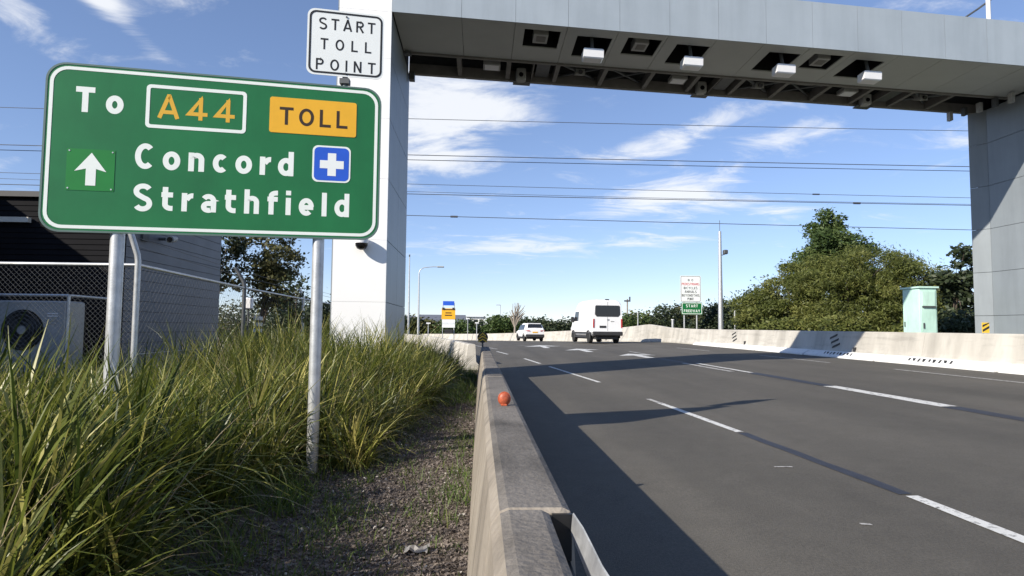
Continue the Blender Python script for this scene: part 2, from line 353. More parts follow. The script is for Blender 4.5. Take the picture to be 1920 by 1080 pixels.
# painted markings
def line_mesh(pts, w, dz=.005, ragged=0.0):
    """pts list of (x,y) centre line, width w"""
    mb = MB(); P = []
    for (a, b) in zip(pts[:-1], pts[1:]):
        n = max(1, int(abs(b[1]-a[1])/.4))
        for i in range(n): P.append((a[0]+(b[0]-a[0])*i/n, a[1]+(b[1]-a[1])*i/n))
    P.append(pts[-1]); vs = []; fs = []
    for i, (x, y) in enumerate(P):
        r1 = random.uniform(-ragged, ragged); r2 = random.uniform(-ragged, ragged)
        vs += [(x-w/2+r1, y, rz(x-w/2+r1, y)+dz), (x+w/2+r2, y, rz(x+w/2+r2, y)+dz)]
    for i in range(len(P)-1): fs.append((2*i, 2*i+1, 2*i+3, 2*i+2))
    return mb.add(vs, fs)
L1 = [(-5, 3.08), (4.5, 3.08), (7.4, 2.97), (10.2, 2.84), (13.9, 2.60), (19, 2.16), (25, 1.65), (31.8, .84), (38, -.1), (47, -1.6)]
def l1(y): return interp(y, L1)
def l1seg(a, b, w, m, dz=.005, ragged=.004):
    ys = list(np.linspace(a, b, 6)); obj('lane_marking' if m != 'tar' else 'tar_strip', line_mesh([(l1(y), y) for y in ys], w, dz, ragged), m, road)
l1seg(-1.0, 4.55, .10, 'road_paint'); l1seg(7.35, 10.2, .095, 'road_paint'); l1seg(14.0, 19.6, .09, 'road_paint'); l1seg(21.2, 24.6, .1, 'road_paint'); l1seg(28.5, 31.8, .1, 'road_paint')
l1seg(4.6, 7.3, .10, 'tar', .004, .015); l1seg(10.25, 10.75, .08, 'worn_paint')
L2X = 6.72
for a, b, w, m in ((9.1, 12.3, .26, 'road_paint'), (2.0, 4.6, .24, 'road_paint'), (15.9, 20.0, .12, 'road_paint')):
    obj('lane_marking', line_mesh([(L2X+.03, a), (L2X+.03, b)], w, .005, .012), m, road)
obj('lane_marking', line_mesh([(L2X-.28, 16.4), (L2X-.35, 20.2)], .14, .005, .02), 'worn_paint', road)
obj('lane_marking', line_mesh([(L2X+.12, 25.5), (L2X+.1, 29.5)], .12, .005, .01), 'worn_paint', road)
for a, b in ((4.7, 9.05), (12.35, 15.85)): obj('tar_strip', line_mesh([(L2X+.02, a), (L2X+.02, b)], .25, .004, .012), 'tar', road)
obj('tar_strip', line_mesh([(L2X-.2, 20.3), (L2X-.3, 23)], .2, .004, .02), 'tar', road)
for a, b in ((9.6, 16.2), (19.2, 24.2)): obj('edge_line', line_mesh([(10.55, a), (10.6, b)], .10, .005, .006), 'worn_paint', road)
obj('edge_line', line_mesh([(10.2, 28.5), (10.1, 33)], .10, .005, .006), 'worn_paint', road)
obj('edge_line', line_mesh([(l1(31), 35), (-.6, 44)], .14, .005, .01), 'worn_paint', road)
# wide worn pavement arrows further on
def arrow_marking(x, y, w, l):
    mb = MB(); P = [(-.16, 0), (.16, 0), (.16, .55*l), (w/2, .55*l), (0, l), (-w/2, .55*l), (-.16, .55*l)]
    mb.add([(x+a, y+b, rz(x+a, y+b)+.005) for a, b in P], [(0, 1, 2, 6), (3, 4, 5)]); return mb
for x, y, w, l in ((6.25, 23.6, 1.5, 3.6), (5.05, 29.6, 1.7, 4.2), (3.7, 35.5, 2.2, 5.0)):
    obj('arrow_marking', arrow_marking(x, y, w, l), 'road_paint', road)
obj('edge_line', line_mesh([(2.2, 40), (4.4, 41.2)], .5, .005), 'worn_paint', road)
# scuffs and cracks on the asphalt
for x, y, l in ((2.55, 5.55, .15), (2.35, 3.95, .06)):
    obj('scuff', MB().add([(x, y, rz(x, y)+.005), (x+l, y-.02, rz(x+l, y)+.005), (x+l, y+.015, rz(x+l, y)+.005), (x, y+.03, rz(x, y)+.005)], [(0, 1, 2, 3)]), 'worn_paint', road)

# ------------------------------------------------------------------ concrete barriers
def barrier_profile_left(w1=.268): # outer face on the left, road face on the right
    return [(-.05, -.1), (-.05, .04), (.035, .755), (.06, .79), (.085, .80), (w1-.03, .80), (w1-.008, .79), (w1, .765), (.30, .25), (.42, .12), (.44, .0), (.44, -.1)]
bar = thing('concrete_barrier', 'long straight concrete barrier running from the foreground beside the mulch strip', 'barrier', (.15, 9, 0))
segs = [(-2.0, 1.845, .205), (1.845, 6.9, .268), (6.912, 11.9, .268), (11.912, 18.6, .268)]
for a, b, w in segs:
    mb = MB(); rs = []
    ys = [a, a+.012]+list(np.linspace(a+.4, b-.4, max(2, int((b-a)/.5))))+[b-.012, b]
    for i, y in enumerate(ys):
        ins = .012 if i in (0, len(ys)-1) else 0
        rs.append([(x+(ins if x < .1 else -ins)+.002*math.sin(y*.9+k*.2), y, z-(ins if z > .5 else 0)+.0015*math.sin(y*1.1+k*.2)) for k, (x, z) in enumerate(barrier_profile_left(w))])
    mb.rings(rs); o = obj('barrier_segment', mb, 'concrete', bar); o.data.materials.append(MATS['weathered_top'])
    for f in o.data.polygons:
        if f.normal.z > .75: f.material_index = 1
# peeling metal guard strip on the road side, nearest the camera
fp = []
for i in range(19):
    t = i/18; y = 1.815-t*2.4; o = .004+.058*min(1, t*2.0)**1.2; wv = .004*math.sin(t*27)
    fp.append([(.262+o*.55+wv, y, .797), (.262+o*.2+wv, y, .772-.02*t), (.262-o*.35, y, .745-o*.5), (.258-o*.35, y, .743-o*.5), (.258+o*.2+wv, y, .768-.02*t), (.259+o*.55+wv, y, .794)])
obj('guard_strip', MB().rings(fp, smooth=False), 'flap_metal', bar, label='bent pale metal strip peeling off the road side of the barrier')
obj('gap_shade_fill', MB().hexa([(.208, -1.9, .3), (.225, -1.9, .3), (.262, 1.838, .3), (.208, 1.838, .3), (.208, -1.9, .66), (.225, -1.9, .66), (.258, 1.838, .66), (.208, 1.838, .66)]), 'black_plastic', bar)  # black fill added to paint the gap behind the strip as shade
obj('gap_shade_plate', MB().box(.207, .262, 1.832, 1.8445, .661, .788), 'black_plastic', bar)  # black plate added over the sunlit segment end so the gap stays dark
# far flaring barrier on the left
fb = thing('concrete_barrier', 'flaring concrete barrier curving off left past the gantry column', 'barrier', (-1, 27, 0))
path = [(20.9, 0)]
fy = list(np.arange(20.9, 48, 2.6))+list(np.arange(49, 108, 4))
for a, b in zip(fy[:-1], fy[1:]):
    rs = []
    for y in (a+.006, b-.006):
        off = interp(y, LEFT)-.42; zb = interp(y, BASE)-.06 if y > 60 else 0.0
        rs.append([(x+off, y, z*1.02+zb+(0 if y < 60 else 0)) for x, z in barrier_profile_left()])
    obj('barrier_segment', MB().rings(rs), 'pale_concrete' if a > 20 else 'concrete', fb)
# right-hand barrier
rb = thing('concrete_barrier', 'pale concrete barrier along the far right side of the road', 'barrier', (12.8, 25, .3))
def rtop(y): return interp(y, [(-30, .88), (38, .90), (43, .98), (48, 1.32), (56, 1.15), (68, 1.05), (84, .85), (110, .8)])
ry = list(np.arange(-6, 46, 4.8))+list(np.arange(46.8, 108, 3.0))
for a, b in zip(ry[:-1], ry[1:]):
    rs = []
    for y in np.linspace(a+.005, b-.005, 4):
        X = interp(y, RIGHT); Z = rz(X, y); h = rtop(y); d = (interp(y+.5, RIGHT)-interp(y-.5, RIGHT))
        k = math.sqrt(1+d*d)
        rs.append([(X+x*k, y, Z+z) for x, z in ((0, -.2), (0, .08), (.09, .30), (.20, h-.03), (.225, h), (.40, h), (.43, h-.03), (.55, .08), (.55, -.2))])
    obj('barrier_segment', MB().rings(rs), 'pale_concrete', rb)
# low white kerb blocks at its toe
kb = [10.0, 14.75, 19.6, 24.1, 28.6, 33.1, 37.4]
kname = ['white kerb block cut off by the right edge of the picture', 'white kerb block with a row of black ticks nearest the right gantry leg', 'white kerb block with black ticks under the hatched barrier marker',
         'plain white kerb block just past the hatched barrier marker', 'white kerb block lying in the shadow of the gantry leg', 'farthest low white kerb block at the foot of the right barrier']
for i, (a, b) in enumerate(zip(kb[:-1], kb[1:])):
    X = 11.92+.012*a; t = thing('kerb_block', kname[i], 'kerb block', (X, (a+b)/2, rz(X, a)), 'low white kerb blocks at the foot of the right barrier')
    rs = []
    for j, y in enumerate((a+.06, a+.09, b-.09, b-.06)):
        Xy = 11.9+.0125*y; Z = rz(Xy, y); s = .03 if j in (0, 3) else 0
        rs.append([(Xy+s*.5, y, Z-.05), (Xy+s*.5, y, Z+.045), (Xy+.28, y, Z+.20-s), (Xy+.50, y, Z+.21-s), (Xy+.52, y, Z-.05)])
    obj('block', MB().rings(rs), 'white_block', t)
    if i in (1, 2):
        for k in range(9):
            y = (a+b)/2-.85+k*.21; Xy = 11.9+.0125*y; Z = rz(Xy, y)
            def P(u, yy): return (Xy+u*.28, yy, Z+.045+u*.155+.006)
            o = .06 if k % 2 else 0; lo = .34+.06*math.sin(k*1.9)
            obj('tick_mark', MB().add([P(lo, y), P(lo, y+.075), P(.82, y+.17+o), P(.82, y+.095)], [(0, 1, 2, 3)]), 'black_paint', t)
# hatched marker plates and reflectors on the barrier face
def bface(y, u, h=.88): # point on the barrier's road face, u = 0 (toe) .. 1 (top)
    X = interp(y, RIGHT); Z = rz(X, y); return Vector((X+.09+.11*u-.008, y, Z+.30+(h-.36)*u))
for y0, lab in ((22.7, 'black diagonal hatch marker on the right barrier left of the mint cabinet'), (31.9, 'smaller far black diagonal hatch marker on the right barrier near the tall pole')):
    t = thing('hatch_marker', lab, 'marker', tuple(bface(y0, 0)), 'hatched markers on the barrier')
    for k in range(3):
        u0 = .98-k*.30; yy = y0+.05-k*.13
        a = bface(yy-.20, u0); b = bface(yy+.24, u0-.26); c = bface(yy+.24, u0-.40); d = bface(yy-.20, u0-.14)
        off = Vector((-.01, 0, 0)); obj('stripe', MB().hexa([a, b, c, d, a+off, b+off, c+off, d+off]), 'black_paint', t)
for y0, lab in ((21.3, 'small dark reflector at the barrier foot beside the near hatch marker'), (30.4, 'small dark reflector at the barrier foot beside the far hatch marker')):
    p = bface(y0, -.05); t = thing('reflector', lab, 'reflector', tuple(p), 'small reflectors at the barrier foot')
    obj('body', MB().box(p.x-.05, p.x+.02, y0-.05, y0+.05, p.z-.06, p.z+.09), 'plastic_dark', t)
    obj('base', MB().box(p.x-.07, p.x+.02, y0-.07, y0+.07, p.z-.09, p.z-.061), 'device_grey', t)
p = (12.78, 15.85, rz(12.7, 15.8)+.905); t = thing('hazard_delineator', 'small yellow and black striped plate on top of the barrier at the right gantry leg', 'delineator', p)
obj('plate', MB().box(p[0]-.09, p[0]+.09, p[1]-.01, p[1]+.01, p[2]+.0, p[2]+.26), 'yellow_paint', t)
for k in range(2): obj('stripe', MB().add([(p[0]-.09, p[1]-.013, p[2]+.02+k*.12), (p[0]+.09, p[1]-.013, p[2]+.12+k*.12), (p[0]+.09, p[1]-.013, p[2]+.18+k*.08), (p[0]-.09, p[1]-.013, p[2]+.08+k*.12)], [(0, 1, 2, 3)]), 'black_paint', t)

# ------------------------------------------------------------------ toll gantry
def G(u, v, z): return (-1.95+u, 13.5+.112*u+v, z)
ZB, ZT, VD, UE = 8.03, 9.12, 3.40, 16.75
gan = thing('toll_gantry', 'big grey panelled toll gantry spanning the road on two boxed legs', 'gantry', (6, 15, 0))
def gbox(u0, u1, v0, v1, z0, z1): return MB().hexa([G(u0, v0, z0), G(u1, v0, z0), G(u1, v1, z0), G(u0, v1, z0), G(u0, v0, z1), G(u1, v0, z1), G(u1, v1, z1), G(u0, v1, z1)])
seam = [0.0, .29]+[.29+1.178*k for k in range(1, 14)]+[UE+.9]
seam = [0.0]+[.29+1.178*k for k in range(1, 14)]+[UE+.0, UE+1.37]
for a, b in zip(seam[:-1], seam[1:]):
    obj('fascia_panel', gbox(a+.003, b-.003, -.03, 0, ZB-.03, ZT), 'fascia_grey_lit', gan)
    obj('rear_panel', gbox(a+.007, b-.007, VD, VD+.03, ZB-.03, ZT), 'panel_grey', gan)
obj('box_core', gbox(.0, UE+1.36, .012, .05, ZB+.02, ZT-.02), 'joint_dark', gan)
obj('rear_core', gbox(.0, UE+1.36, VD-.05, VD-.012, ZB+.02, ZT-.02), 'joint_dark', gan)
obj('roof_deck', gbox(-.02, UE+1.36, 0.052, VD-.052, ZT-.08, ZT-.02), 'panel_grey', gan)
# front half of the underside: closed panels, seven of them with an equipment opening
holes = {3: (.31, 1.22, 0), 4: (.43, 1.55, 1), 5: (.31, 1.22, 0), 6: (.43, 1.55, 1), 8: (.43, 1.55, 1), 9: (.33, 1.2, 0), 10: (.45, 1.55, 1)}
hu = {3: (2.87, 3.70), 4: (4.10, 4.93), 5: (5.28, 6.10), 6: (6.50, 7.32), 8: (8.84, 9.66), 9: (9.97, 10.75), 10: (11.15, 11.93)}
VM = 2.0
ss = [0.012]+[.29+1.178*k for k in range(1, 14)]+[UE+.23]
for i, (a, b) in enumerate(zip(ss[:-1], ss[1:])):
    key = None
    for k, (h0, h1) in hu.items():
        if a < (h0+h1)/2 < b: key = k
    a += .005; b -= .005
    if key is None: obj('soffit_panel', gbox(a, b, .055, VM, ZB, ZB+.03), 'soffit_grey', gan); continue
    h0, h1 = hu[key]; h0 = max(h0, a+.03); h1 = min(h1, b-.03); v0, v1, typ = holes[key]
    mb = MB(); O = [(a, .055), (b, .055), (b, VM), (a, VM)]; I = [(h0, v0), (h1, v0), (h1, v1), (h0, v1)]
    vs = [G(u, v, z) for z in (ZB, ZB+.03) for u, v in O+I]; fs = []
    for j in range(4):
        k = (j+1) % 4; fs += [(j, k, 4+k, 4+j), (8+j, 12+j, 12+k, 8+k), (4+j, 4+k, 12+k, 12+j), (j, 8+j, 8+k, k)]
    obj('soffit_panel', mb.add(vs, fs), 'soffit_grey', gan)
    # black lining of the opening with its device
    w = .012; mb = MB()
    for (p, q) in ((I[0], I[1]), (I[1], I[2]), (I[2], I[3]), (I[3], I[0])):
        mb.add([G(*p, ZB+.031), G(*q, ZB+.031), G(*q, ZB+.5), G(*p, ZB+.5)], [(0, 1, 2, 3)])
    mb.add([G(*p, ZB+.5) for p in I], [(0, 1, 2, 3)])
    lin = obj('opening_lining', mb, 'black_plastic', gan)
    if typ == 0:
        cu = h0+.40; d = obj('camera_housing', gbox(cu-.17, cu+.17, v0+.26, v0+.72, ZB+.02, ZB+.22), 'device_grey', gan)
        obj('lens_window', gbox(cu-.10, cu+.12, v0+.36, v0+.62, ZB+.012, ZB+.0195), 'frame_brown', d)
    else:
        cu = (h0+h1)/2-.06
        d = obj('tag_reader', MB().rings([[G(cu+du*q1, .40+dv*q1+.02*q2, z) for du, dv in ((-.235, -.13), (.235, -.13), (.235, .17), (-.235, .17))] for z, q1, q2 in ((7.475, .86, 1), (7.50, 1.0, .8), (7.67, 1.0, 0), (7.695, .92, 0))]), 'device_white', gan)
        obj('bracket', MB().tube([G(cu, .45, 7.69), G(cu, .70, ZB+.45)], .04, 6), 'dark_steel', d)
# cross strut between the soffit and the open bays
obj('soffit_beam', gbox(.012, UE+.22, VM+.008, VM+.09, ZB-.04, ZB+.24), 'frame_brown', gan)
obj('rear_beam', gbox(.012, UE+.22, VD-.16, VD-.054, ZB-.05, ZB+.22), 'frame_brown', gan)
obj('bay_ceiling', gbox(.012, UE+.22, VM+.10, VD-.17, ZB+.55, ZB+.58), 'frame_brown', gan)
obj('long_rail', gbox(.012, UE+.22, 2.62, 2.68, ZB+.30, ZB+.38), 'frame_brown', gan)
bays = [1.34+1.262*k for k in range(12)]
for u in bays: obj('cross_member', gbox(u-.055, u+.055, VM+.095, VD-.165, ZB-.03, ZB+.20), 'frame_brown', gan)
for k, u in enumerate(bays[:-1]):
    c = u+.63; m3 = k % 4
    if m3 == 0:
        d = obj('floodlight', gbox(c-.02, c+.42, 2.45, 2.85, ZB+.02, ZB+.14), 'device_grey', gan); obj('light_glass', gbox(c+.02, c+.38, 2.5, 2.8, ZB+.006, ZB+.019), 'device_white', d)
    elif m3 == 1:
        p = G(c-.28, 3.0, ZB-.02)
        d = obj('laser_scanner', MB().bevbox(p[0]-.13, p[0]+.13, p[1]-.13, p[1]+.13, p[2]-.13, p[2]+.20, .03), 'device_grey', gan)
        obj('scanner_lens', MB().tube([(p[0], p[1]-.128, p[2]+.0), (p[0], p[1]-.15, p[2]+.0)], .06, 12), 'lens_glass', d)
        obj('mount_plate', gbox(c-.48, c-.02, 3.05, 3.32, ZB-.14, ZB-.11), 'dark_steel', gan)
        obj('cable_tray', gbox(c+.1, c+.45, 2.3, 3.1, ZB+.05, ZB+.10), 'dark_steel', gan)
        obj('divider', gbox(c+.0, c+.03, VM+.1, VD-.17, ZB+.0, ZB+.2), 'frame_brown', gan)
    elif m3 == 2:
        for s in (-1, 1): obj('brace', MB().tube([G(c-.5*s, 2.2, ZB+.05), G(c+.5*s, 3.2, ZB+.14)], .04, 5), 'dark_steel', gan)
        d = obj('tilted_camera', MB().hexa([Vector(G(c-.12+a*.24, 2.5+b*.4, ZB-.06+b*.14+z*.16)) for z in (0, 1) for a, b in ((0, 0), (1, 0), (1, 1), (0, 1))]), 'device_grey', gan)
        obj('camera_lens', MB().tube([G(c, 2.5, ZB+.02), G(c, 2.44, ZB-.01)], .055, 10), 'lens_glass', d)
    else:
        for s in (-1, 1): obj('brace', MB().tube([G(c-.5*s, 2.2, ZB+.05), G(c+.5*s, 3.2, ZB+.14)], .03, 5), 'dark_steel', gan)
        obj('pipe', MB().tube([G(c-.55, 2.4, ZB+.12), G(c+.55, 2.4, ZB+.12)], .05, 6), 'frame_brown', gan)
obj('junction_box', gbox(.03, .2, 1.9, 2.05, ZB-.10, ZB-.042), 'dark_steel', gan); obj('junction_box', gbox(.02, .16, 3.1, 3.3, ZB-.26, ZB-.052), 'dark_steel', gan)
for k in range(5): obj('junction_box', gbox(UE-.75+k*.14, UE-.65+k*.14, 3.2-k*.42, 3.35-k*.42, ZB-.32+.03*(k % 2), ZB-.055), 'dark_steel' if k % 2 else 'device_grey', gan)
# left leg: white front, grey flanks, panels about 1.3 m high
LU0 = -1.10
zz = [-.1]+[.55+1.285*k for k in range(6)]+[ZB-.04, ZT]
def cpanel(a, b, c, d, m, nm): obj(nm, gbox(a, b, c, d, z0+.006, z1-.006), m, gan)
for z0, z1 in zip(zz[:-1], zz[1:]):
    obj('leg_front_panel', gbox(LU0+.03, -.001, -.03, 0, z0+.002, z1-.002), 'panel_white', gan)
    cpanel(-.03, 0, .006, VD*.5-.005, 'panel_grey', 'leg_side_panel') if z1 <= ZB else None
    cpanel(-.03, 0, VD*.5+.005, VD-.0, 'panel_grey', 'leg_side_panel') if z1 <= ZB else None
    cpanel(LU0, LU0+.03, .0, VD, 'panel_grey', 'leg_outer_panel')
    cpanel(LU0+.03, -.03, VD-.0, VD+.03, 'panel_grey', 'leg_rear_panel')
obj('leg_core', gbox(LU0+.04, -.04, .01, VD-.01, -.1, ZT-.05), 'joint_dark', gan)
RU = UE+.24
# right leg
for z0, z1 in zip(zz[:-1], zz[1:]):
    if z1 <= ZB:
        cpanel(RU, RU+.03, .0, 1.45, 'panel_grey', 'leg_side_panel'); cpanel(RU, RU+.03, 1.46, 2.92, 'panel_grey', 'leg_side_panel')
        obj('leg_corner_panel', MB().hexa([G(RU, 2.93, z0+.006), G(RU+.03, 2.93, z0+.006), G(RU-.20, VD, z0+.006), G(RU-.24, VD-.02, z0+.006), G(RU, 2.93, z1-.006), G(RU+.03, 2.93, z1-.006), G(RU-.20, VD, z1-.006), G(RU-.24, VD-.02, z1-.006)]), 'panel_grey', gan)
        cpanel(RU+.03, RU+1.1, -.03, 0, 'panel_grey', 'leg_front_panel')
    cpanel(RU+1.1, RU+1.13, .0, VD, 'panel_grey', 'leg_outer_panel')
obj('leg_core', gbox(RU+.035, RU+1.09, .01, VD-.02, -.1, ZB-.05), 'joint_dark', gan)
# handrail and hatch on the roof
hp = obj('mast', MB().tube([(13.3, 16.0, ZT-.02), (13.3, 16.0, ZT+2.2)], .055, 8), 'device_white', gan)
obj('guard_rail', MB().tube([(12.35, 16.0, ZT+.28), (13.0, 16.0, ZT+.72), (13.6, 16.2, ZT+1.15)], .028, 6), 'dark_steel', gan)
obj('rail_foot', MB().box(12.28, 12.42, 15.95, 16.05, ZT-.02, ZT+.27), 'device_white', gan)
obj('rail_foot', MB().box(12.6, 12.72, 15.95, 16.05, ZT-.02, ZT+.05), 'device_grey', gan)
obj('vent_cap', MB().tube([(14.0, 15.9, ZT-.02), (14.0, 15.9, ZT+.09)], .07, 10), 'device_white', gan)
dc = thing('dome_camera', 'round dark domed camera on the white front of the left gantry leg', 'camera', (-2.43, 13.4, 2.9))
obj('arm', MB().tube([(-2.43, 13.47, 3.12), (-2.43, 13.28, 3.12)], .04, 8), 'device_white', dc)
rs = [[(-2.43+r*math.cos(a), 13.26+r*math.sin(a), z) for a in np.linspace(0, 2*math.pi, 16, endpoint=False)] for r, z in ((.06, 3.2), (.13, 3.16), (.14, 3.06), (.135, 3.02))]
obj('housing', MB().rings(rs, smooth=True), 'device_white', dc)
rs = [[(-2.43+r*math.cos(a), 13.26+r*math.sin(a), z) for a in np.linspace(0, 2*math.pi, 16, endpoint=False)] for r, z in ((.128, 3.019), (.125, 2.97), (.09, 2.91), (.03, 2.885))]
obj('dome', MB().rings(rs, smooth=True), 'lens_glass', dc)

# ------------------------------------------------------------------ lettering: stroked glyphs, cap height 1
def arc(cx, cy, rx, ry, a0, a1, n=18): return [(cx+rx*math.cos(math.radians(a0+(a1-a0)*i/n)), cy+ry*math.sin(math.radians(a0+(a1-a0)*i/n))) for i in range(n+1)]
def glyph(ch, t):
    h = t/2; x = .74; xm = x/2
    def o(w, H=1.0): return [arc(w/2, H/2, w/2-h, H/2-h, 90, 449.999, 28)]
    def cee(w, H): return [arc(w/2+.02, H/2, w/2-h+.0, H/2-h, 48, 312, 24)]
    T = {
     'T': (.66, [[(0, 1-h), (.66, 1-h)], [(.33, 1-t), (.33, 0)]]), 'O': (.74, o(.74)), 'C': (.70, cee(.72, 1.0)), 'I': (t, [[(h, 0), (h, 1)]]),
     'L': (.56, [[(h, 1), (h, h), (.56, h)]]), 'A': (.76, [[(h*.9, 0), (.38-.01, 1-h*.2), (.38+.01, 1-h*.2), (.76-h*.9, 0)], [(.17, .27), (.59, .27)]]),
     '4': (.74, [[(.74, .27), (h*1.3, .27), (.50, 1-h*.8), (.50, .9)], [(.50, 1.0), (.50, 0)]]),
     'R': (.64, [[(h, 0), (h, 1)], [(t, 1-h), (.36, 1-h)]+arc(.36, .72, .28-h, .28-h, 90, -90, 12)+[(t, .44+h)], [(.34, .44), (.60, 0)]]),
     'P': (.64, [[(h, 0), (h, 1)], [(t, 1-h), (.36, 1-h)]+arc(.36, .71, .28-h, .29-h, 90, -90, 12)+[(t, .42+h)]]),
     'N': (.66, [[(h, 0), (h, 1)], [(.66-h, 0), (.66-h, 1)], [(h*1.1, .97), (.66-h*1.1, .03)]]),
     'S': (.68, [arc(.34, .745, .34-h, .255-h*.5-.0, 28, 250, 16)[:-1]+arc(.34, .255, .34-h, .265-h*.5, 75, -152, 18)]),
     'E': (.54, [[(.54, 1-h), (h, 1-h), (h, h), (.54, h)], [(t, .5), (.48, .5)]]), 'F': (.54, [[(.54, 1-h), (h, 1-h), (h, 0)], [(t, .5), (.48, .5)]]),
     'D': (.66, [[(h, h), (h, 1-h), (.3, 1-h)]+arc(.3, .5, .36-h, .5-h, 90, -90, 16)+[(h, h)]]), 'B': (.62, [[(h, 0), (h, 1)], [(t, 1-h), (.36, 1-h)]+arc(.36, .75, .22-h*.5, .25-h, 90, -90, 10)+[(t, .5)], [(t, h), (.36, h)]+arc(.36, .25, .25-h*.5, .25-h, -90, 90, 10)]),
     'Y': (.66, [[(.05, 1), (.33, .45), (.61, 1)], [(.33, .45), (.33, 0)]]), 'H': (.66, [[(h, 0), (h, 1)], [(.66-h, 0), (.66-h, 1)], [(t, .5), (.66-t, .5)]]),
     'M': (.8, [[(h, 0), (h, 1), (.4, .2), (.8-h, 1), (.8-h, 0)]]), 'W': (.9, [[(.05, 1), (.24, .05), (.45, .9), (.66, .05), (.85, 1)]]),
     'o': (.62, o(.62, x)), 'c': (.56, cee(.58, x)), 'l': (t, [[(h, 0), (h, 1)]]),
     'n': (.57, [[(h, 0), (h, x)], [(t*.9, x-.24)]+arc(.57/2+.02, x-.27, .57/2-h-.02, .27-h, 160, 0, 12)+[(.57-h, 0)]]),
     'h': (.57, [[(h, 0), (h, 1)], [(t*.9, x-.24)]+arc(.57/2+.02, x-.27, .57/2-h-.02, .27-h, 160, 0, 12)+[(.57-h, 0)]]),
     'r': (.40, [[(h, 0), (h, x)], [(t*.9, x-.26)]+arc(.40, x-.30, .40-t-.0, .30-h, 150, 84, 8)]),
     'd': (.60, [[(.60-h, 0), (.60-h, 1)], arc(.31, xm, .31-h, xm-h, 38, 322, 22)]),
     't': (.42, [[(.42, h)]+arc(.34, .17+h, .2, .17, -80, -180, 8)[1:]+[(.14, .95)], [(0, x-h), (.42, x-h)]]),
     'f': (.40, [[(.40, 1-h)]+arc(.36, .78, .21, .22-h, 90, 180, 8)+[(.15, 0)], [(0, x-h), (.40, x-h)]]),
     'a': (.56, [[(.56-h, 0), (.56-h, .45)]+arc(.27, .45, .29-h, .29-h, 0, 150, 12), arc(.27, .215, .27-h, .215-h*.75, 62, 298, 18), [(.28, .43-h*.75), (.47, .43-h*.75)]]),
     'e': (.60, [arc(.30, xm, .30-h, xm-h, 0, 312, 26), [(t*.9, xm-h*.2), (.60-t*.1, xm-h*.2)]]),
     'i': (t, [[(h, 0), (h, x-.02)], [(h, 1-t*.85), (h, 1.02)]]),
    }
    return T[ch]
def stroke(mb, pts, t, fn, z0, z1):
    P = [Vector(p) for p in pts]; n = len(P)
    closed = (P[0]-P[-1]).length < 1e-3
    if closed: P = P[:-1]; n -= 1
    Lf, Rt = [], []
    for i in range(n):
        a = P[i-1] if (i > 0 or closed) else None; b = P[(i+1) % n] if (i < n-1 or closed) else None
        d1 = (P[i]-a).normalized() if a is not None else None; d2 = (b-P[i]).normalized() if b is not None else None
        d1 = d1 or d2; d2 = d2 or d1
        n1 = Vector((-d1.y, d1.x)); n2 = Vector((-d2.y, d2.x)); mm = (n1+n2)
        if mm.length < 1e-4: mm = n1
        mm.normalize(); k = min(2.2, 1/max(.2, mm.dot(n1)))
        Lf.append(P[i]+mm*t/2*k); Rt.append(P[i]-mm*t/2*k)
    vs = [fn(p.x, p.y, z) for z in (z0, z1) for p in Lf+Rt]; N2 = 2*n; fs = []
    for i in range(n if closed else n-1):
        j = (i+1) % n
        fs += [(N2+i, N2+j, N2+n+j, N2+n+i), (i, j, N2+j, N2+i), (n+i, N2+n+i, N2+n+j, n+j)]
    if not closed: fs += [(0, N2, N2+n, n), (n-1, n+n-1, N2+2*n-1, N2+n-1)]
    mb.add(vs, fs)
def word(text, x0, x1, y0, cap, t, fn, material, parent, depth=.0012, wide=1.0):
    ws = [glyph(c, t)[0]*cap*wide for c in text]; gap = (x1-x0-sum(ws))/max(1, len(text)-1); x = x0
    for c, w in zip(text, ws):
        mb = MB()
        for i, pl in enumerate(glyph(c, t)[1]): stroke(mb, [(x+a*cap*wide, y0+b*cap) for a, b in pl], t*cap, fn, .0, depth+.00015*i)
        obj('letter', mb, material, parent); x += w+gap
def rrect(x0, x1, y0, y1, r, n=7):
    out = []
    for cx, cy, a in ((x1-r, y1-r, 0), (x0+r, y1-r, 90), (x0+r, y0+r, 180), (x1-r, y0+r, 270)):
        out += [(cx+r*math.cos(math.radians(a+90*i/n)), cy+r*math.sin(math.radians(a+90*i/n))) for i in range(n+1)]
    return out
def plate(poly, fn, z0, z1): return MB().rings([[fn(x, y, z0) for x, y in poly], [fn(x, y, z1) for x, y in poly]])
def border(o, i, fn, z0, z1):
    mb = MB(); n = len(o); vs = [fn(*p, z) for z in (z0, z1) for p in o+i]; fs = []
    for a in range(n):
        b = (a+1) % n; fs += [(2*n+a, 2*n+b, 3*n+b, 3*n+a), (a, b, 2*n+b, 2*n+a), (n+a, 3*n+a, 3*n+b, n+b)]
    return mb.add(vs, fs)

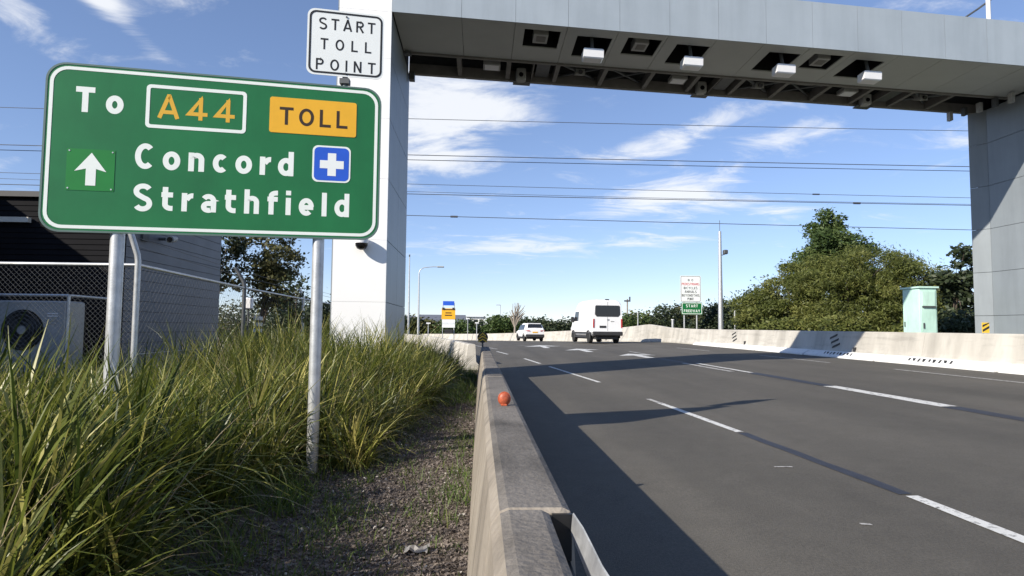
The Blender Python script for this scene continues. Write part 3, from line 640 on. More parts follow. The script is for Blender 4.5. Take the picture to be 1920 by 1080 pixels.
# ------------------------------------------------------------------ the green direction sign
YAW = math.radians(12); PX, PY = -1.525, 6.137
def SG(s, t, d):      # s along the sign from the right post, t up from its lower edge, d out of its face
    off = .06+d; z = 2.091+.0165*(s+2.26)+t
    return (PX+s*math.cos(YAW)+off*math.sin(YAW), PY+s*math.sin(YAW)-off*math.cos(YAW), z)
gs = thing('direction_sign', 'large green road sign reading To A44 TOLL Concord Strathfield on two posts', 'road sign', (-2.4, 5.95, 0))
def post_at(s, z1, r):
    b = Vector(SG(s, 0, -.06)); return MB().tube([(b.x, b.y, -.1), (b.x, b.y, z1)], r, 20)
obj('post', post_at(0, 3.46, .053), 'galvanised', gs); obj('post', post_at(-1.68, 3.42, .057), 'galvanised', gs)
X0, X1, TH = -2.262, .545, 1.462
board = obj('panel', plate(rrect(X0, X1, 0, TH, .155), SG, -.006, 0.0), 'sign_green', gs)
obj('panel_edge', border(rrect(X0-.004, X1+.004, -.004, TH+.004, .158), rrect(X0+.012, X1-.012, .012, TH-.012, .146), SG, -.012, .003), 'sign_edge', board)
obj('white_border', border(rrect(X0+.028, X1-.028, .028, TH-.028, .14), rrect(X0+.056, X1-.056, .056, TH-.056, .115), SG, .0005, .0025), 'sign_white', board)
for t in (.28, .74, 1.2): obj('back_rail', plate([(X0+.1, t-.03), (X1-.1, t-.03), (X1-.1, t+.03), (X0+.1, t+.03)], SG, -.036, -.0125), 'galvanised', board)
word('To', -2.035, -1.665, 1.042, .222, .215, SG, 'sign_white', board)
obj('route_frame', border(rrect(-1.489, -.662, .942, 1.332, .035, 4), rrect(-1.459, -.692, .972, 1.302, .015, 4), SG, .0005, .0025), 'sign_white', board)
word('A44', -1.398, -.760, 1.036, .205, .165, SG, 'sign_text_gold', board, wide=1.17)
tp = obj('toll_patch', plate(rrect(-.462, .317, .974, 1.308, .022, 4), SG, .0005, .004), 'sign_yellow', board)
word('TOLL', -.375, .235, 1.052, .166, .16, lambda x, y, z: SG(x, y, z+.0042), 'sign_text_brown', board, wide=1.1)
obj('arrow_patch', plate(rrect(-2.078, -1.71, .358, .718, .004, 2), SG, .0005, .003), 'sign_green_patch', board)
AR = [(-1.929, .402), (-1.852, .402), (-1.852, .548), (-1.772, .524), (-1.890, .688), (-2.016, .524), (-1.929, .548)]
obj('arrow', MB().add([SG(x, y, z) for z in (.0032, .005) for x, y in AR], [(7, 8, 9, 13), (9, 10, 11), (11, 12, 13), (9, 11, 13), (0, 1, 8, 7), (1, 2, 9, 8), (6, 0, 7, 13)]), 'sign_white', board)
for dx, dy in ((-2.06, .375), (-1.73, .375), (-2.06, .70), (-1.73, .70)): obj('rivet', MB().tube([SG(dx, dy, .002), SG(dx, dy, .006)], .007, 8), 'galvanised', board)
word('Concord', -1.562, -.238, .571, .228, .205, SG, 'sign_white', board)
word('Strathfield', -1.556, .270, .208, .222, .20, SG, 'sign_white', board)
obj('hospital_patch', plate(rrect(-.073, .273, .532, .878, .05, 5), SG, .0005, .003), 'sign_white', board)
obj('hospital_square', plate(rrect(-.057, .257, .548, .862, .042, 5), SG, .003, .0045), 'sign_blue', board)
cx, cy = .103, .700; a, b = .108, .038
CR = [(-b, -a), (b, -a), (b, -b), (a, -b), (a, b), (b, b), (b, a), (-b, a), (-b, b), (-a, b), (-a, -b), (-b, -b)]
mbx = MB(); 
for x0_, x1_, y0_, y1_ in ((-b, b, -a, a), (b, a, -b, b), (-a, -b, -b, b)): mbx.add([SG(cx+x, cy+y, .006) for x, y in ((x0_, y0_), (x1_, y0_), (x1_, y1_), (x0_, y1_))], [(0, 1, 2, 3)])
obj('cross', mbx, 'sign_board_white', board)

# START TOLL POINT sign above it
def SP(s, t, d):
    off = .055+d; z = 3.683+.02*(s+.15)+t
    return (PX+s*math.cos(YAW)+off*math.sin(YAW), PY+s*math.sin(YAW)-off*math.cos(YAW), z)
st = thing('start_toll_sign', 'small white square sign reading START TOLL POINT above the green sign', 'road sign', SP(.2, 0, 0))
pb = Vector(SP(.203, 0, -.03)); obj('stub_post', MB().tube([(pb.x, pb.y, 3.2), (pb.x, pb.y, 4.30)], .026, 10), 'dark_steel', st)
obj('clamp', MB().box(pb.x-.045, pb.x+.045, pb.y-.04, pb.y+.035, 3.625, 3.675), 'dark_steel', st)
bd = obj('panel', plate(rrect(-.154, .560, 0, .642, .07), SP, -.004, 0), 'sign_board_white', st)
obj('black_border', border(rrect(-.136, .542, .018, .624, .062), rrect(-.118, .524, .036, .606, .048), SP, .0005, .002), 'sign_black', bd)
word('START', -.050, .474, .446, .110, .15, SP, 'sign_black', bd); word('TOLL', -.032, .440, .250, .108, .15, SP, 'sign_black', bd); word('POINT', -.068, .484, .050, .110, .15, SP, 'sign_black', bd)
for t in (.585, .03): obj('bolt', MB().tube([SP(.203, t, 0), SP(.203, t, .008)], .009, 8), 'dark_steel', bd)

# orange reflector ball on the barrier
rf = thing('orange_reflector', 'round orange reflector on top of the near concrete barrier', 'reflector', (.165, 4.3, .80))
rs = [[(.165+.038*math.sin(a)*math.cos(p_), 4.3+.022*math.sin(a)*math.sin(p_), .845-.042*math.cos(a)) for p_ in np.linspace(0, 2*math.pi, 18, endpoint=False)] for a in np.linspace(.08, math.pi-.08, 12)]
obj('lens', MB().rings(rs, smooth=True), 'orange', rf)
obj('rim', MB().tube([(.165+.0395*math.cos(a), 4.3, .845+.0435*math.sin(a)) for a in np.linspace(-1.5, 4.78, 25)], .004, 6), 'orange', rf)
obj('foot', MB().bevbox(.145, .185, 4.28, 4.32, .798, .812, .004), 'orange', rf)

# round chevron marker at the barrier's end
ch = thing('chevron_marker', 'round yellow and black chevron marker at the end of the near barrier', 'marker', (.08, 18.75, .8))
cz = 1.06; R_ = .155
obj('post', MB().tube([(.08, 18.80, .70), (.08, 18.80, 1.1)], .025, 8), 'dark_steel', ch)
dsk = obj('disc', MB().tube([(.08, 18.775, cz), (.08, 18.76, cz)], R_, 28, smooth=False), 'sign_black', ch)
for k in range(3):
    z0 = cz-.115+k*.085; w = .125 if k < 2 else .09
    obj('chevron', MB().add([(.08-w, 18.757, z0-.03), (.08-w, 18.757, z0+.012), (.08, 18.757, z0+.085), (.08+w, 18.757, z0+.012), (.08+w, 18.757, z0-.03), (.08, 18.757, z0+.04)], [(0, 1, 2, 5), (5, 2, 3, 4)]), 'yellow_paint', dsk)

# ------------------------------------------------------------------ the dark shed on the left
sh = thing('plant_building', 'dark flat-roofed plant building with horizontal cladding behind the chain-link fence', 'building', (-9, 14, 0))
BX, BY, BT = -6.37, 11.8, 3.56
obj('wall', MB().box(-16, BX-.03, BY+.03, 16.2, -.1, BT-.02), 'clad_black_shade', sh)
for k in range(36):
    z = .02+k*.097; obj('cladding_board', MB().hexa([(-13, BY, z+.0), (BX-.10, BY, z), (BX-.10, BY+.028, z), (-13, BY+.028, z), (-13, BY+.012, z+.09), (BX-.10, BY+.012, z+.09), (BX-.10, BY+.028, z+.09), (-13, BY+.028, z+.09)]), 'clad_black_shade', sh)
obj('corner_trim', MB().box(BX-.095, BX+.012, BY-.012, BY+.1, -.1, BT), 'clad_black_shade', sh)
for k in range(18):
    z = .02+k*.194; obj('cladding_board', MB().hexa([(BX-.028, BY+.105, z), (BX+.0, BY+.105, z), (BX+.0, 16.18, z), (BX-.028, 16.18, z), (BX-.028, BY+.105, z+.188), (BX-.008, BY+.105, z+.188), (BX-.008, 16.18, z+.188), (BX-.028, 16.18, z+.188)]), 'clad_grey', sh)
obj('roof', MB().box(-16.1, BX+.06, BY-.06, 16.3, BT+.003, BT+.10), 'roof_dark', sh)
obj('light_strip', MB().box(-8.9, -7.95, BY-.10, BY-.015, 3.10, 3.19), 'wall_cream', sh, label='pale strip fixed under the eave of the dark wall')
obj('added_shade_block', MB().box(-16, -9.7, 2.5, BY-.07, -.1, 4.4), 'clad_black_shade', sh)  # unseen block added to cast shade on the air conditioner and front wall
cc = thing('security_camera', 'grey bullet camera bracketed to the side of the dark building', 'camera', (-6.3, 13.2, 2.95))
obj('bracket', MB().tube([(BX, 13.1, 3.02), (-6.20, 13.1, 3.02)], .03, 8), 'dark_steel', cc)
hc = obj('housing', MB().tube([(-6.18, 13.35, 3.06), (-6.0, 12.75, 2.97)], [.06, .075], 10), 'device_grey', cc)
obj('lens', MB().tube([(-5.998, 12.745, 2.969), (-5.99, 12.72, 2.965)], .05, 10), 'lens_glass', hc)
obj('junction_box', MB().box(BX+.001, BX+.05, 12.4, 12.62, 2.9, 3.1), 'dark_steel', cc)
ac = thing('air_conditioner', 'grey outdoor air conditioning unit with a round fan behind the fence', 'air conditioner', (-7, 10.6, .2))
obj('casing', MB().bevbox(-7.75, -6.48, 10.5, 11.0, .45, 1.68, .025), 'ac_grey', ac)
obj('side_grille', MB().box(-6.478, -6.46, 10.55, 10.95, .55, 1.6), 'device_grey', ac)
for k in range(5): obj('grille_ring', MB().tube([(-7.12+(.07+.055*k)*math.cos(a), 10.485-.012, 1.22+(.07+.055*k)*math.sin(a)) for a in np.linspace(0, 2*math.pi, 25)], .006, 4), 'dark_steel', ac)
obj('fan_opening', MB().tube([(-7.12, 10.499, 1.22), (-7.12, 10.490, 1.22)], .32, 28, smooth=False), 'black_plastic', ac)
for k in range(3):
    a = k*2.094; obj('fan_blade', MB().add([(-7.12+.05*math.cos(a), 10.486, 1.22+.05*math.sin(a)), (-7.12+.29*math.cos(a+.05), 10.488, 1.22+.29*math.sin(a+.05)), (-7.12+.29*math.cos(a+.9), 10.480, 1.22+.29*math.sin(a+.9)), (-7.12+.05*math.cos(a+.9), 10.482, 1.22+.05*math.sin(a+.9))], [(0, 1, 2, 3)]), 'plastic_dark', ac)
obj('fan_hub', MB().tube([(-7.12, 10.489, 1.22), (-7.12, 10.47, 1.22)], .065, 14), 'device_grey', ac)
for z in (1.47, 1.43, 1.36, 1.31): obj('badge_line', MB().box(-6.76, -6.6, 10.494, 10.499, z, z+.018), 'device_white' if z > 1.4 else 'device_grey', ac)
for a, b in (((-7.95, 10.42, 1.76), (-6.40, 10.42, 1.76)), ((-6.40, 10.42, 1.76), (-6.40, 10.42, .1)), ((-6.40, 10.42, 1.76), (-6.40, 11.5, 1.76))): obj('guard_frame', MB().tube([a, b], .025, 6), 'galvanised', ac)
for x in (-7.7, -6.55): obj('foot', MB().box(x, x+.1, 10.5, 11, .1, .449), 'dark_steel', ac)

# ------------------------------------------------------------------ chain-link fence
fe = thing('chain_link_fence', 'galvanised chain-link security fence with cranked posts behind the long grass', 'fence', (-4.3, 9, 0))
FC = (-4.23, 8.2)
def cranked(x, y, dx, dy, r=.036, z1=2.1):
    return MB().tube([(x, y, -.1), (x, y, z1-.02), (x+dx*.03, y+dy*.03, z1+.06), (x+dx*.26, y+dy*.26, z1+.33)], r, 10)
obj('post', cranked(FC[0], FC[1], -.3, -.2, .036, 2.12), 'galvanised', fe, label='pale corner post with a cranked top')
FP = [(-4.50, 12.6), (-4.62, 17.2), (-4.7, 21.8)]
for x, y in FP: obj('post', cranked(x, y, -.7, 0), 'dark_steel' if y < 14 else 'galvanised', fe)
obj('post', cranked(-7.2, 8.2, 0, -.5), 'galvanised', fe); obj('post', cranked(-10.2, 8.2, 0, -.5), 'galvanised', fe)
obj('top_rail', MB().tube([(-12, 8.2, 2.04), (FC[0], FC[1], 2.05)], .021, 8), 'galvanised', fe)
obj('top_rail', MB().tube([(FC[0], FC[1], 2.05)]+[(x, y, 2.04) for x, y in FP], .021, 8), 'galvanised', fe)
obj('mid_wire', MB().tube([(FC[0], FC[1], .95)]+[(x, y, .95) for x, y in FP], .006, 5), 'galvanised', fe)
mb = MB()
def weave(p, q, h=2.03, step=.062, r=.0017):
    p = Vector(p); q = Vector(q); L_ = (q-p).length; d = (q-p)/L_; n = int(L_/step)
    for i in range(-int(h/step), n):
        for s in (1, -1):
            a0 = i*step if s > 0 else (i+int(h/step))*step
            pts = []
            for t in (0, 1):
                u = a0+s*h*t; pts.append((u, h*t))
            # clip to panel
            (u0, z0), (u1, z1) = pts
            if u1 == u0: continue
            def zt(u): return z0+(z1-z0)*(u-u0)/(u1-u0)
            lo, hi = max(0, min(u0, u1)), min(L_, max(u0, u1))
            if hi-lo < .05: continue
            A = p+d*lo; B = p+d*hi; mb.tube([(A.x, A.y, zt(lo)+.02), (B.x, B.y, zt(hi)+.02)], r, 3, caps=False)
weave((-8.4, 8.2, 0), (FC[0], FC[1], 0)); weave((FC[0], FC[1], 0), (-4.50, 12.6, 0), step=.11, r=.0014); weave((-4.5, 12.6, 0), (-4.62, 17.2, 0), step=.16, r=.0014)
obj('chain_mesh', mb, 'mesh_wire', fe, kind='stuff')
# barbed strands on the cranked arms
for k in range(2):
    o = .12+.12*k; obj('strand', MB().tube([(FC[0]-.12*o*2, FC[1]-.02, 2.16+o*1.0)]+[(x-.7*o*.9, y, 2.14+o) for x, y in FP], .004, 4), 'dark_steel', fe)

# small white-banded vent pole beyond the fence
vp = thing('vent_pole', 'short white banded pole with a round head standing beyond the fence', 'pole', (-6.2, 18.5, 0))
for k, z in enumerate((1.15, 1.32, 1.49)): obj('band', MB().tube([(-6.2, 18.5, z), (-6.2, 18.5, z+.10)], .12, 12), 'device_white', vp)
obj('stem', MB().tube([(-6.2, 18.5, 0), (-6.2, 18.5, 1.62)], .07, 10), 'dark_steel', vp)
vl = thing('white_lamp_box', 'small white box lamp on a thin pole beside the banded pole', 'lamp', (-6.55, 18.7, 0))
obj('pole', MB().tube([(-6.55, 18.7, 0), (-6.55, 18.7, 1.9)], .025, 8), 'dark_steel', vl); obj('box', MB().bevbox(-6.66, -6.44, 18.6, 18.8, 1.80, 2.12, .03), 'device_white', vl)

# ------------------------------------------------------------------ trees
def leaf_cloud(C_, Rr, n, size, aspect=.45, droop=0.0, tint_up=.15):
    """leaf quads round clump centres C_ (k,3) with radii Rr (k,3)"""
    k = len(C_); wts = Rr.prod(axis=1)**.67; idx = rng.choice(k, n, p=wts/wts.sum())
    d = rng.normal(size=(n, 3)); d /= np.linalg.norm(d, axis=1)[:, None]
    rad = rng.uniform(.35, 1.08, n)**.6; rad = np.where(rng.uniform(0, 1, n) < .16, rng.uniform(1.0, 1.75, n), rad)
    P = C_[idx]+d*Rr[idx]*rad[:, None]
    a = rng.normal(size=(n, 3)); a[:, 2] = a[:, 2]*.6-droop; a /= np.linalg.norm(a, axis=1)[:, None]
    nn = d*.5+rng.normal(size=(n, 3))*.6; b = np.cross(a, nn); b /= np.linalg.norm(b, axis=1)[:, None]+1e-6
    s = size*rng.uniform(.55, 1.35, n)[:, None]
    V = np.stack([P-a*s*.5, P+b*s*aspect*.5, P+a*s*.5, P-b*s*aspect*.5], axis=1)
    clump_t = rng.uniform(0, 1, k)[idx]
    tint = .30+.32*clump_t+.28*rng.uniform(-.5, 1, n)
    return V, tint
def tree(name, label, base, h, lobes, leaves, size, leafmat, trunk_r=.15, clumps=60, clump_r=.5, aspect=.45, droop=0.0, group=None, barkm='bark', trunks=1):
    """lobes: list of (dx, dy, z, rx, ry, rz) envelopes the clumps are scattered in"""
    t = thing(name, label, 'tree', base, group); B = np.array(base)
    L_ = np.array(lobes, float); vol = L_[:, 3]*L_[:, 4]*L_[:, 5]
    cs = []; rr = []
    for i in range(clumps):
        l = L_[rng.choice(len(L_), p=vol**.6/(vol**.6).sum())]; d = rng.normal(size=3); d /= np.linalg.norm(d)
        c = np.array(l[:3])+d*l[3:]*rng.uniform(.25, 1.0)**.5
        cs.append(c+B); q = clump_r*rng.uniform(.65, 1.45); rr.append([q*rng.uniform(.9, 1.4), q*rng.uniform(.9, 1.4), q*rng.uniform(.6, .95)])
    cs = np.array(cs); rr = np.array(rr)
    V, tint = leaf_cloud(cs, rr, int(leaves*1.7), size*1.18, aspect, droop)
    mb = MB()
    for k in range(trunks):
        off = Vector((random.uniform(-.5, .5), random.uniform(-.4, .4), 0))*(0 if trunks == 1 else 1.6)
        b0 = Vector(base)+off; top = Vector(base)+Vector((float(L_[0][0]), float(L_[0][1]), h*.72))+off*.6
        mid = b0.lerp(top, .5)+Vector((random.uniform(-.2, .2), random.uniform(-.2, .2), 0))*h*.1
        mb.tube([b0+Vector((0, 0, -.2)), b0.lerp(mid, .5), mid, top], [trunk_r*1.25, trunk_r, trunk_r*.72, trunk_r*.25], 7)
        for c in cs[rng.choice(len(cs), min(len(cs), 9))]:
            s_ = b0.lerp(mid, random.uniform(.5, 1.0)) if random.random() < .5 else mid.lerp(top, random.uniform(0, .7)); c = Vector(c)
            m_ = s_.lerp(c, .5)+Vector((0, 0, .12*h*random.random()*.5)); mb.tube([s_, m_, c], [trunk_r*.42, trunk_r*.26, trunk_r*.08], 5)
    obj('trunk', mb, barkm, t); obj('crown', quads_mesh('crown', V, leafmat, tint), None, t); return t
RT = 'trees behind the right barrier'
tree('casuarina_tree', 'tallest tree with a pointed dark green top behind the olive trees on the right', (21.6, 39.0, .2), 9.2, [(0, 0, 7.3, 1.1, 1.1, 1.5), (-.9, 0, 6.3, 1.3, 1.2, 1.0), (1.1, 0, 6.0, 1.5, 1.4, 1.1), (0, 0, 4.6, 2.8, 2, 1.6)], 15000, .19, 'green_leaf', .18, 100, .42, .4, .1, RT)
tree('olive_tree', 'broad olive-green tree left of the mint cabinet', (21.0, 35.0, .2), 6.6, [(0, 0, 4.5, 2.6, 2.0, 1.6), (-1.9, -.3, 3.2, 2.0, 1.8, 1.7), (2.4, -.2, 3.6, 2.2, 1.8, 1.5), (3.6, -.4, 2.6, 1.6, 1.6, 1.6), (0, -.5, 2.0, 3.4, 1.8, 1.6)], 34000, .165, 'olive_leaf', .16, 210, .42, .22, .7, RT, trunks=3)
tree('olive_tree', 'lower sloping olive-green tree leaning left of the broad one', (17.9, 36.5, .2), 5.2, [(0, 0, 3.1, 1.9, 1.8, 1.7), (-1.7, .3, 2.0, 1.6, 1.6, 1.3), (1.0, 0, 4.0, 1.4, 1.6, 1.4)], 16000, .19, 'olive_leaf', .12, 85, .42, .25, .6, RT, trunks=2)
tree('olive_tree', 'rounded olive-brown tree directly behind the mint cabinet', (23.2, 34.0, .2), 5.4, [(0, 0, 3.2, 1.9, 1.6, 1.7), (-1.2, 0, 3.0, 1.6, 1.5, 1.6), (1.2, 0, 2.2, 1.4, 1.4, 1.5)], 16000, .18, 'olive_leaf', .12, 85, .42, .25, .6, RT, trunks=2)
tree('dark_tree', 'sparse dark-leaved tree between the mint cabinet and the right gantry leg', (21.0, 27.0, .2), 5.0, [(.2, 0, 3.6, 1.1, 1.0, 1.2), (.3, 0, 2.0, 1.4, 1.2, 1.4), (-.8, 0, 3.2, .7, .7, .5)], 3800, .19, 'dark_leaf', .09, 46, .33, .5, .1, RT, trunks=2)
tree('dark_tree', 'dark tree low behind the right gantry leg base', (22.9, 26.0, .2), 3.6, [(0, 0, 1.9, 1.4, 1.2, 1.5)], 3500, .18, 'dark_leaf', .09, 40, .36, .5, .1, RT)
for x, y, w, h, m, lab in ((15.9, 33.5, 2.8, 2.0, 'olive_leaf', 'low scrub at the foot of the sloping olive tree'), (18.0, 32.0, 4.2, 2.0, 'olive_leaf', 'low scrub under the broad olive tree'), (20.6, 29.0, 3.4, 1.9, 'olive_leaf', 'low scrub left of the cabinet behind the barrier'), (18.3, 23.4, 2.4, 1.9, 'dark_leaf', 'dark scrub right of the cabinet behind the barrier'), (20.2, 22.6, 2.6, 2.1, 'dark_leaf', 'dark scrub against the right gantry leg'), (16.6, 37.5, 3.4, 2.1, 'dark_leaf', 'dark scrub right of the tall pole')):
    tree('shrub', lab, (x, y, .2), h, [(0, 0, h*.5, w*.5, .9, h*.42)], 4200, .17, m, .05, 46, .40, .4, .3, 'scrub behind the right barrier')
def dtree(x, y, h, w, m, lab, n=2600, z0=-.3):
    if y > 80: h *= .78
    elif y > 55: h *= .88
    tree('distant_tree', lab, (x, y, z0), h, [(0, 0, h*.62, w*.5, w*.45, h*.36), (-w*.25, 0, h*.42, w*.32, w*.3, h*.3), (w*.26, 0, h*.4, w*.32, w*.3, h*.3)], n, .0042*y, m, .1+.02*h, 34, .13*w+.15, .5, .15, 'distant trees along the horizon')
for a in ((18.2, 47, 3.9, 4.0, 'dark_leaf', 'dark tree just right of the tall pole above the barrier', 5000), (19.6, 46, 4.6, 5, 'dark_leaf', 'dark tree between the tall pole and the sloping olive tree', 5000),
          (17.4, 60, 4.3, 4.5, 'dark_leaf', 'dark tree right behind the white and green sign post', 3400), (15.4, 62, 3.6, 3.6, 'brown_leaf', 'brownish tree between the white sign and the tall pole', 3000), (13.3, 58, 3.5, 3.8, 'green_leaf', 'rounded tree left of the white and green sign', 3000),
          (20.5, 64, 4.6, 4.2, 'brown_leaf', 'brownish tree behind the foot of the tall pole', 3000), (24, 66, 5, 6, 'dark_leaf', 'dark tree behind the sloping olive tree', 3000),
          (16.6, 92, 3.6, 5, 'green_leaf', 'low tree on the horizon right of the van', 2200), (19.6, 88, 3.4, 4.6, 'dark_leaf', 'second low tree on the horizon right of the van', 2200),
          (14.6, 112, 4.2, 8, 'dark_leaf', 'dark tree directly behind the white van', 2200), (9.4, 112, 4.2, 7, 'dark_leaf', 'dark tree between the car and the van', 2200), (3.6, 100, 4.6, 5.2, 'green_leaf', 'green bush left of the white car', 2600), (7.2, 104, 4.0, 5, 'dark_leaf', 'dark tree directly behind the white car', 2200),
          (-8.2, 98, 4.0, 5, 'brown_leaf', 'brownish tree left of the yellow sign', 2400), (-3.6, 96, 3.4, 5, 'green_leaf', 'green bush right of the yellow sign', 2400), (-.6, 104, 3.4, 5, 'dark_leaf', 'dark bush in front of the gabled houses', 2200), (-12.0, 96, 4.8, 5, 'dark_leaf', 'dark tree behind the thin street light pole', 2400)):
    dtree(*a)
for i_, (x, y, h, w, m) in enumerate(((27, 52, 4.2, 6, 'dark_leaf'), (31, 50, 4.2, 6, 'olive_leaf'), (35, 50, 4.2, 6, 'dark_leaf'), (31, 42, 3.6, 5, 'dark_leaf'), (36, 42, 3.8, 6, 'dark_leaf'), (29, 35, 3.4, 5, 'dark_leaf'), (26.5, 31, 3.2, 4.4, 'dark_leaf'), (23.5, 50, 4.0, 5, 'dark_leaf'))):
    dtree(x, y, h, w, m, ['dark tree deep behind the broad olive tree', 'olive tree deep behind the mint cabinet', 'dark tree deep behind the cabinet and sparse tree', 'dark low tree filling the gap behind the cabinet', 'dark low tree filling the gap beside the right gantry leg', 'dark low bush behind the sparse dark tree', 'dark bush closest behind the sparse dark tree', 'dark tree deep behind the sloping olive tree'][i_], 3600)
for i_, (x, y, h, w, m) in enumerate(((-15, 46, 3.6, 5, 'dark_leaf'), (-19.5, 48, 3.2, 5.5, 'brown_leaf'), (-11, 48, 3.2, 4.5, 'dark_leaf'))):
    dtree(x, y, h, w, m, ['dark far tree seen between the building corner and the brown tree', 'brownish far tree beside the building corner', 'dark far bush behind the white gantry leg'][i_], 2600)
# bare grey tree
bt = thing('bare_tree', 'grey leafless tree on the horizon above the white car', 'tree', (4.9, 92, -.2)); mb = MB()
for k in range(46):
    a = random.uniform(0, 6.28); r_ = random.uniform(.2, 1.4); top = Vector((4.9+r_*math.cos(a)+.3, 92+r_*math.sin(a)*.5, random.uniform(3.2, 5.3)-r_*.3)); mid = Vector((4.9, 92, 2.0)).lerp(top, .5)+Vector((random.uniform(-.2, .2), 0, .2))
    mb.tube([(4.9, 92, 1.5), mid, top], [.07, .05, .03], 4)
obj('branches', mb, 'pale_bark', bt); obj('trunk', MB().tube([(4.9, 92, -.3), (4.95, 92, 2.0)], [.2, .12], 7), 'pale_bark', bt)
# trees behind the fence, left
tree('brown_tree', 'brown-green tree standing behind the fence left of the white gantry leg', (-7.6, 22.5, 0), 5.8, [(.2, 0, 3.9, 1.15, 1.2, 1.25), (.7, 0, 2.7, .8, .9, .8), (-1.0, 0, 2.9, .6, .7, .4)], 4600, .13, 'brown_leaf', .1, 60, .28, .45, .3, 'trees behind the fence')
tree('slender_tree', 'thin pale-trunked tree with sparse leaves at the corner of the dark building', (-8.9, 21.5, 0), 4.8, [(.3, 0, 3.9, .8, .8, .8), (.1, 0, 2.7, .6, .6, .5)], 1500, .14, 'dark_leaf', .07, 22, .28, .4, .2, 'trees behind the fence', 'pale_bark')
tree('sapling', 'thin dark-leaved sapling against the left side of the white gantry leg', (-3.75, 13.4, 0), 2.6, [(0, 0, 1.9, .30, .3, .75)], 260, .085, 'dark_leaf', .02, 14, .17, .5, .3, 'trees behind the fence')
tree('shrub', 'dense shrub wall behind the far run of fence', (-6.6, 25.5, 0), 2.6, [(0, 0, 1.3, 1.6, .9, 1.1)], 5000, .12, 'dark_leaf', .06, 50, .35, .5, .2, 'trees behind the fence')

# ------------------------------------------------------------------ long grass and mulch
def gedge(y): return interp(y, [(0, -1.2), (3.5, -1.15), (6.5, -1.12), (9, -1.0), (12, -.85), (17, -.55), (22, -.75), (30, -2.1), (45, -4.6)])
def blade_field(tus, seg=6):
    P = []; Wd = []; T = []
    for (x, y, n, Lm, w, spread) in tus:
        z = vz(x, y)
        az = rng.uniform(0, 2*math.pi, n); Ln = Lm*rng.uniform(.55, 1.12, n); til = np.abs(rng.normal(.0, spread, n))+.04
        bx = x+rng.normal(0, .07, n); by = y+rng.normal(0, .07, n)
        curl = rng.uniform(.25, 1.25, n)*(.5+til); k = seg
        sp = np.zeros((n, k+1, 3)); sp[:, 0, 0] = bx; sp[:, 0, 1] = by; sp[:, 0, 2] = z-.03
        twist = rng.normal(0, .9, n); bent = rng.uniform(0, 1, n) < .22; bk = rng.integers(2, 5, n); bend = rng.uniform(.5, 1.3, n)
        for i in range(k):
            th = til+curl*((i+.5)/k)**1.7*1.25+np.where(bent & (i >= bk), bend, 0.0)
            sp[:, i+1, 0] = sp[:, i, 0]+np.sin(th)*np.cos(az+twist*i/k*.3)*Ln/k; sp[:, i+1, 1] = sp[:, i, 1]+np.sin(th)*np.sin(az+twist*i/k*.3)*Ln/k; sp[:, i+1, 2] = sp[:, i, 2]+np.cos(th)*Ln/k
        sp[:, :, 2] = np.maximum(sp[:, :, 2], z-.03)
        side = az+math.pi/2+rng.normal(0, .95, n); wd = np.stack([np.cos(side), np.sin(side), np.zeros(n)], axis=1)
        prof = np.array([.75, 1, 1, .92, .75, .45, .06]) if k == 6 else np.linspace(1, .1, k+1)
        hw = (w*rng.uniform(.6, 1.25, n)/2)[:, None]*prof[None, :]
        P.append(sp); Wd.append(wd[:, None, :]*hw[:, :, None]); T.append(np.clip(rng.normal(.46, .22, n)+rng.normal(0, .12), 0, 1.05))
    return np.concatenate(P), np.concatenate(Wd), np.concatenate(T)
tus = []
def in_area(x, y):
    if x > gedge(y): return False
    if y > 7.95 and x < -4.1+(-.05*(y-8)): return False
    if 13.2 < y < 17.2 and -3.3 < x < -1.75: return False
    if y > 18.5 and x > gedge(y)-1.3: return False
    if y < 6.3 and x > -1.9+.12*abs(y-4.5): return False     # low ground in front of the right-hand post
    return True
def spaced(x, y, d): return all((x-a[0])**2+(y-a[1])**2 > d*d for a in tus)
# big tussocks, each a fountain of strappy leaves
for _ in range(7000):
    y = random.uniform(1.5, 18.5) if random.random() < .85 else random.uniform(18.5, 40); x = random.uniform(-8.5, -.5)
    if not in_area(x, y) or abs(x) > y*.95+1.8: continue
    if not spaced(x, y, .47 if y < 7 else .36): continue
    d = gedge(y)-x; Lm = random.uniform(.95, 1.28)*min(1, .62+.5*d)
    if x < -2.6 and y > 4.3 and y < 9: Lm *= .84
    if y > 18.5: Lm *= .62
    elif 9 < y < 13.3 and x > -4: Lm *= 1.26
    elif y > 9: Lm *= 1.08
    n = 250 if y < 7 else (170 if y < 13 else 110)
    tus.append((x, y, n, Lm, (.0205 if y < 4.5 else .018) if y < 8 else .017, random.uniform(.42, .66)))
for x, y in ((-2.35, 3.6), (-3.1, 4.2), (-2.0, 2.9), (-2.9, 2.8)): tus.append((x, y, 290, 1.32, .024, .60))
# fine young blades between them
fill = []
for _ in range(480):
    y = random.uniform(2, 17); x = random.uniform(-7, -.6)
    if in_area(x, y) and abs(x) < y*.95+1.6: fill.append((x, y, 22, random.uniform(.45, .8), .010, .35))
P, Wd, T = blade_field(tus+fill)
obj('long_grass', ribbons_mesh('long_grass', P, Wd, 'lomandra', T), None, kind='stuff', label='dense clumps of long strappy green grass on the verge')['category'] = 'grass'
dead = [(x, y, 46 if y < 9 else 20, L_*.95, .009, .95) for x, y, n_, L_, w_, s_ in tus]
P, Wd, T = blade_field(dead)
obj('dry_grass', ribbons_mesh('dry_grass', P, Wd, 'dead_blade', T), None, kind='stuff', label='dry straw-coloured blades drooping among the green clumps')['category'] = 'grass'
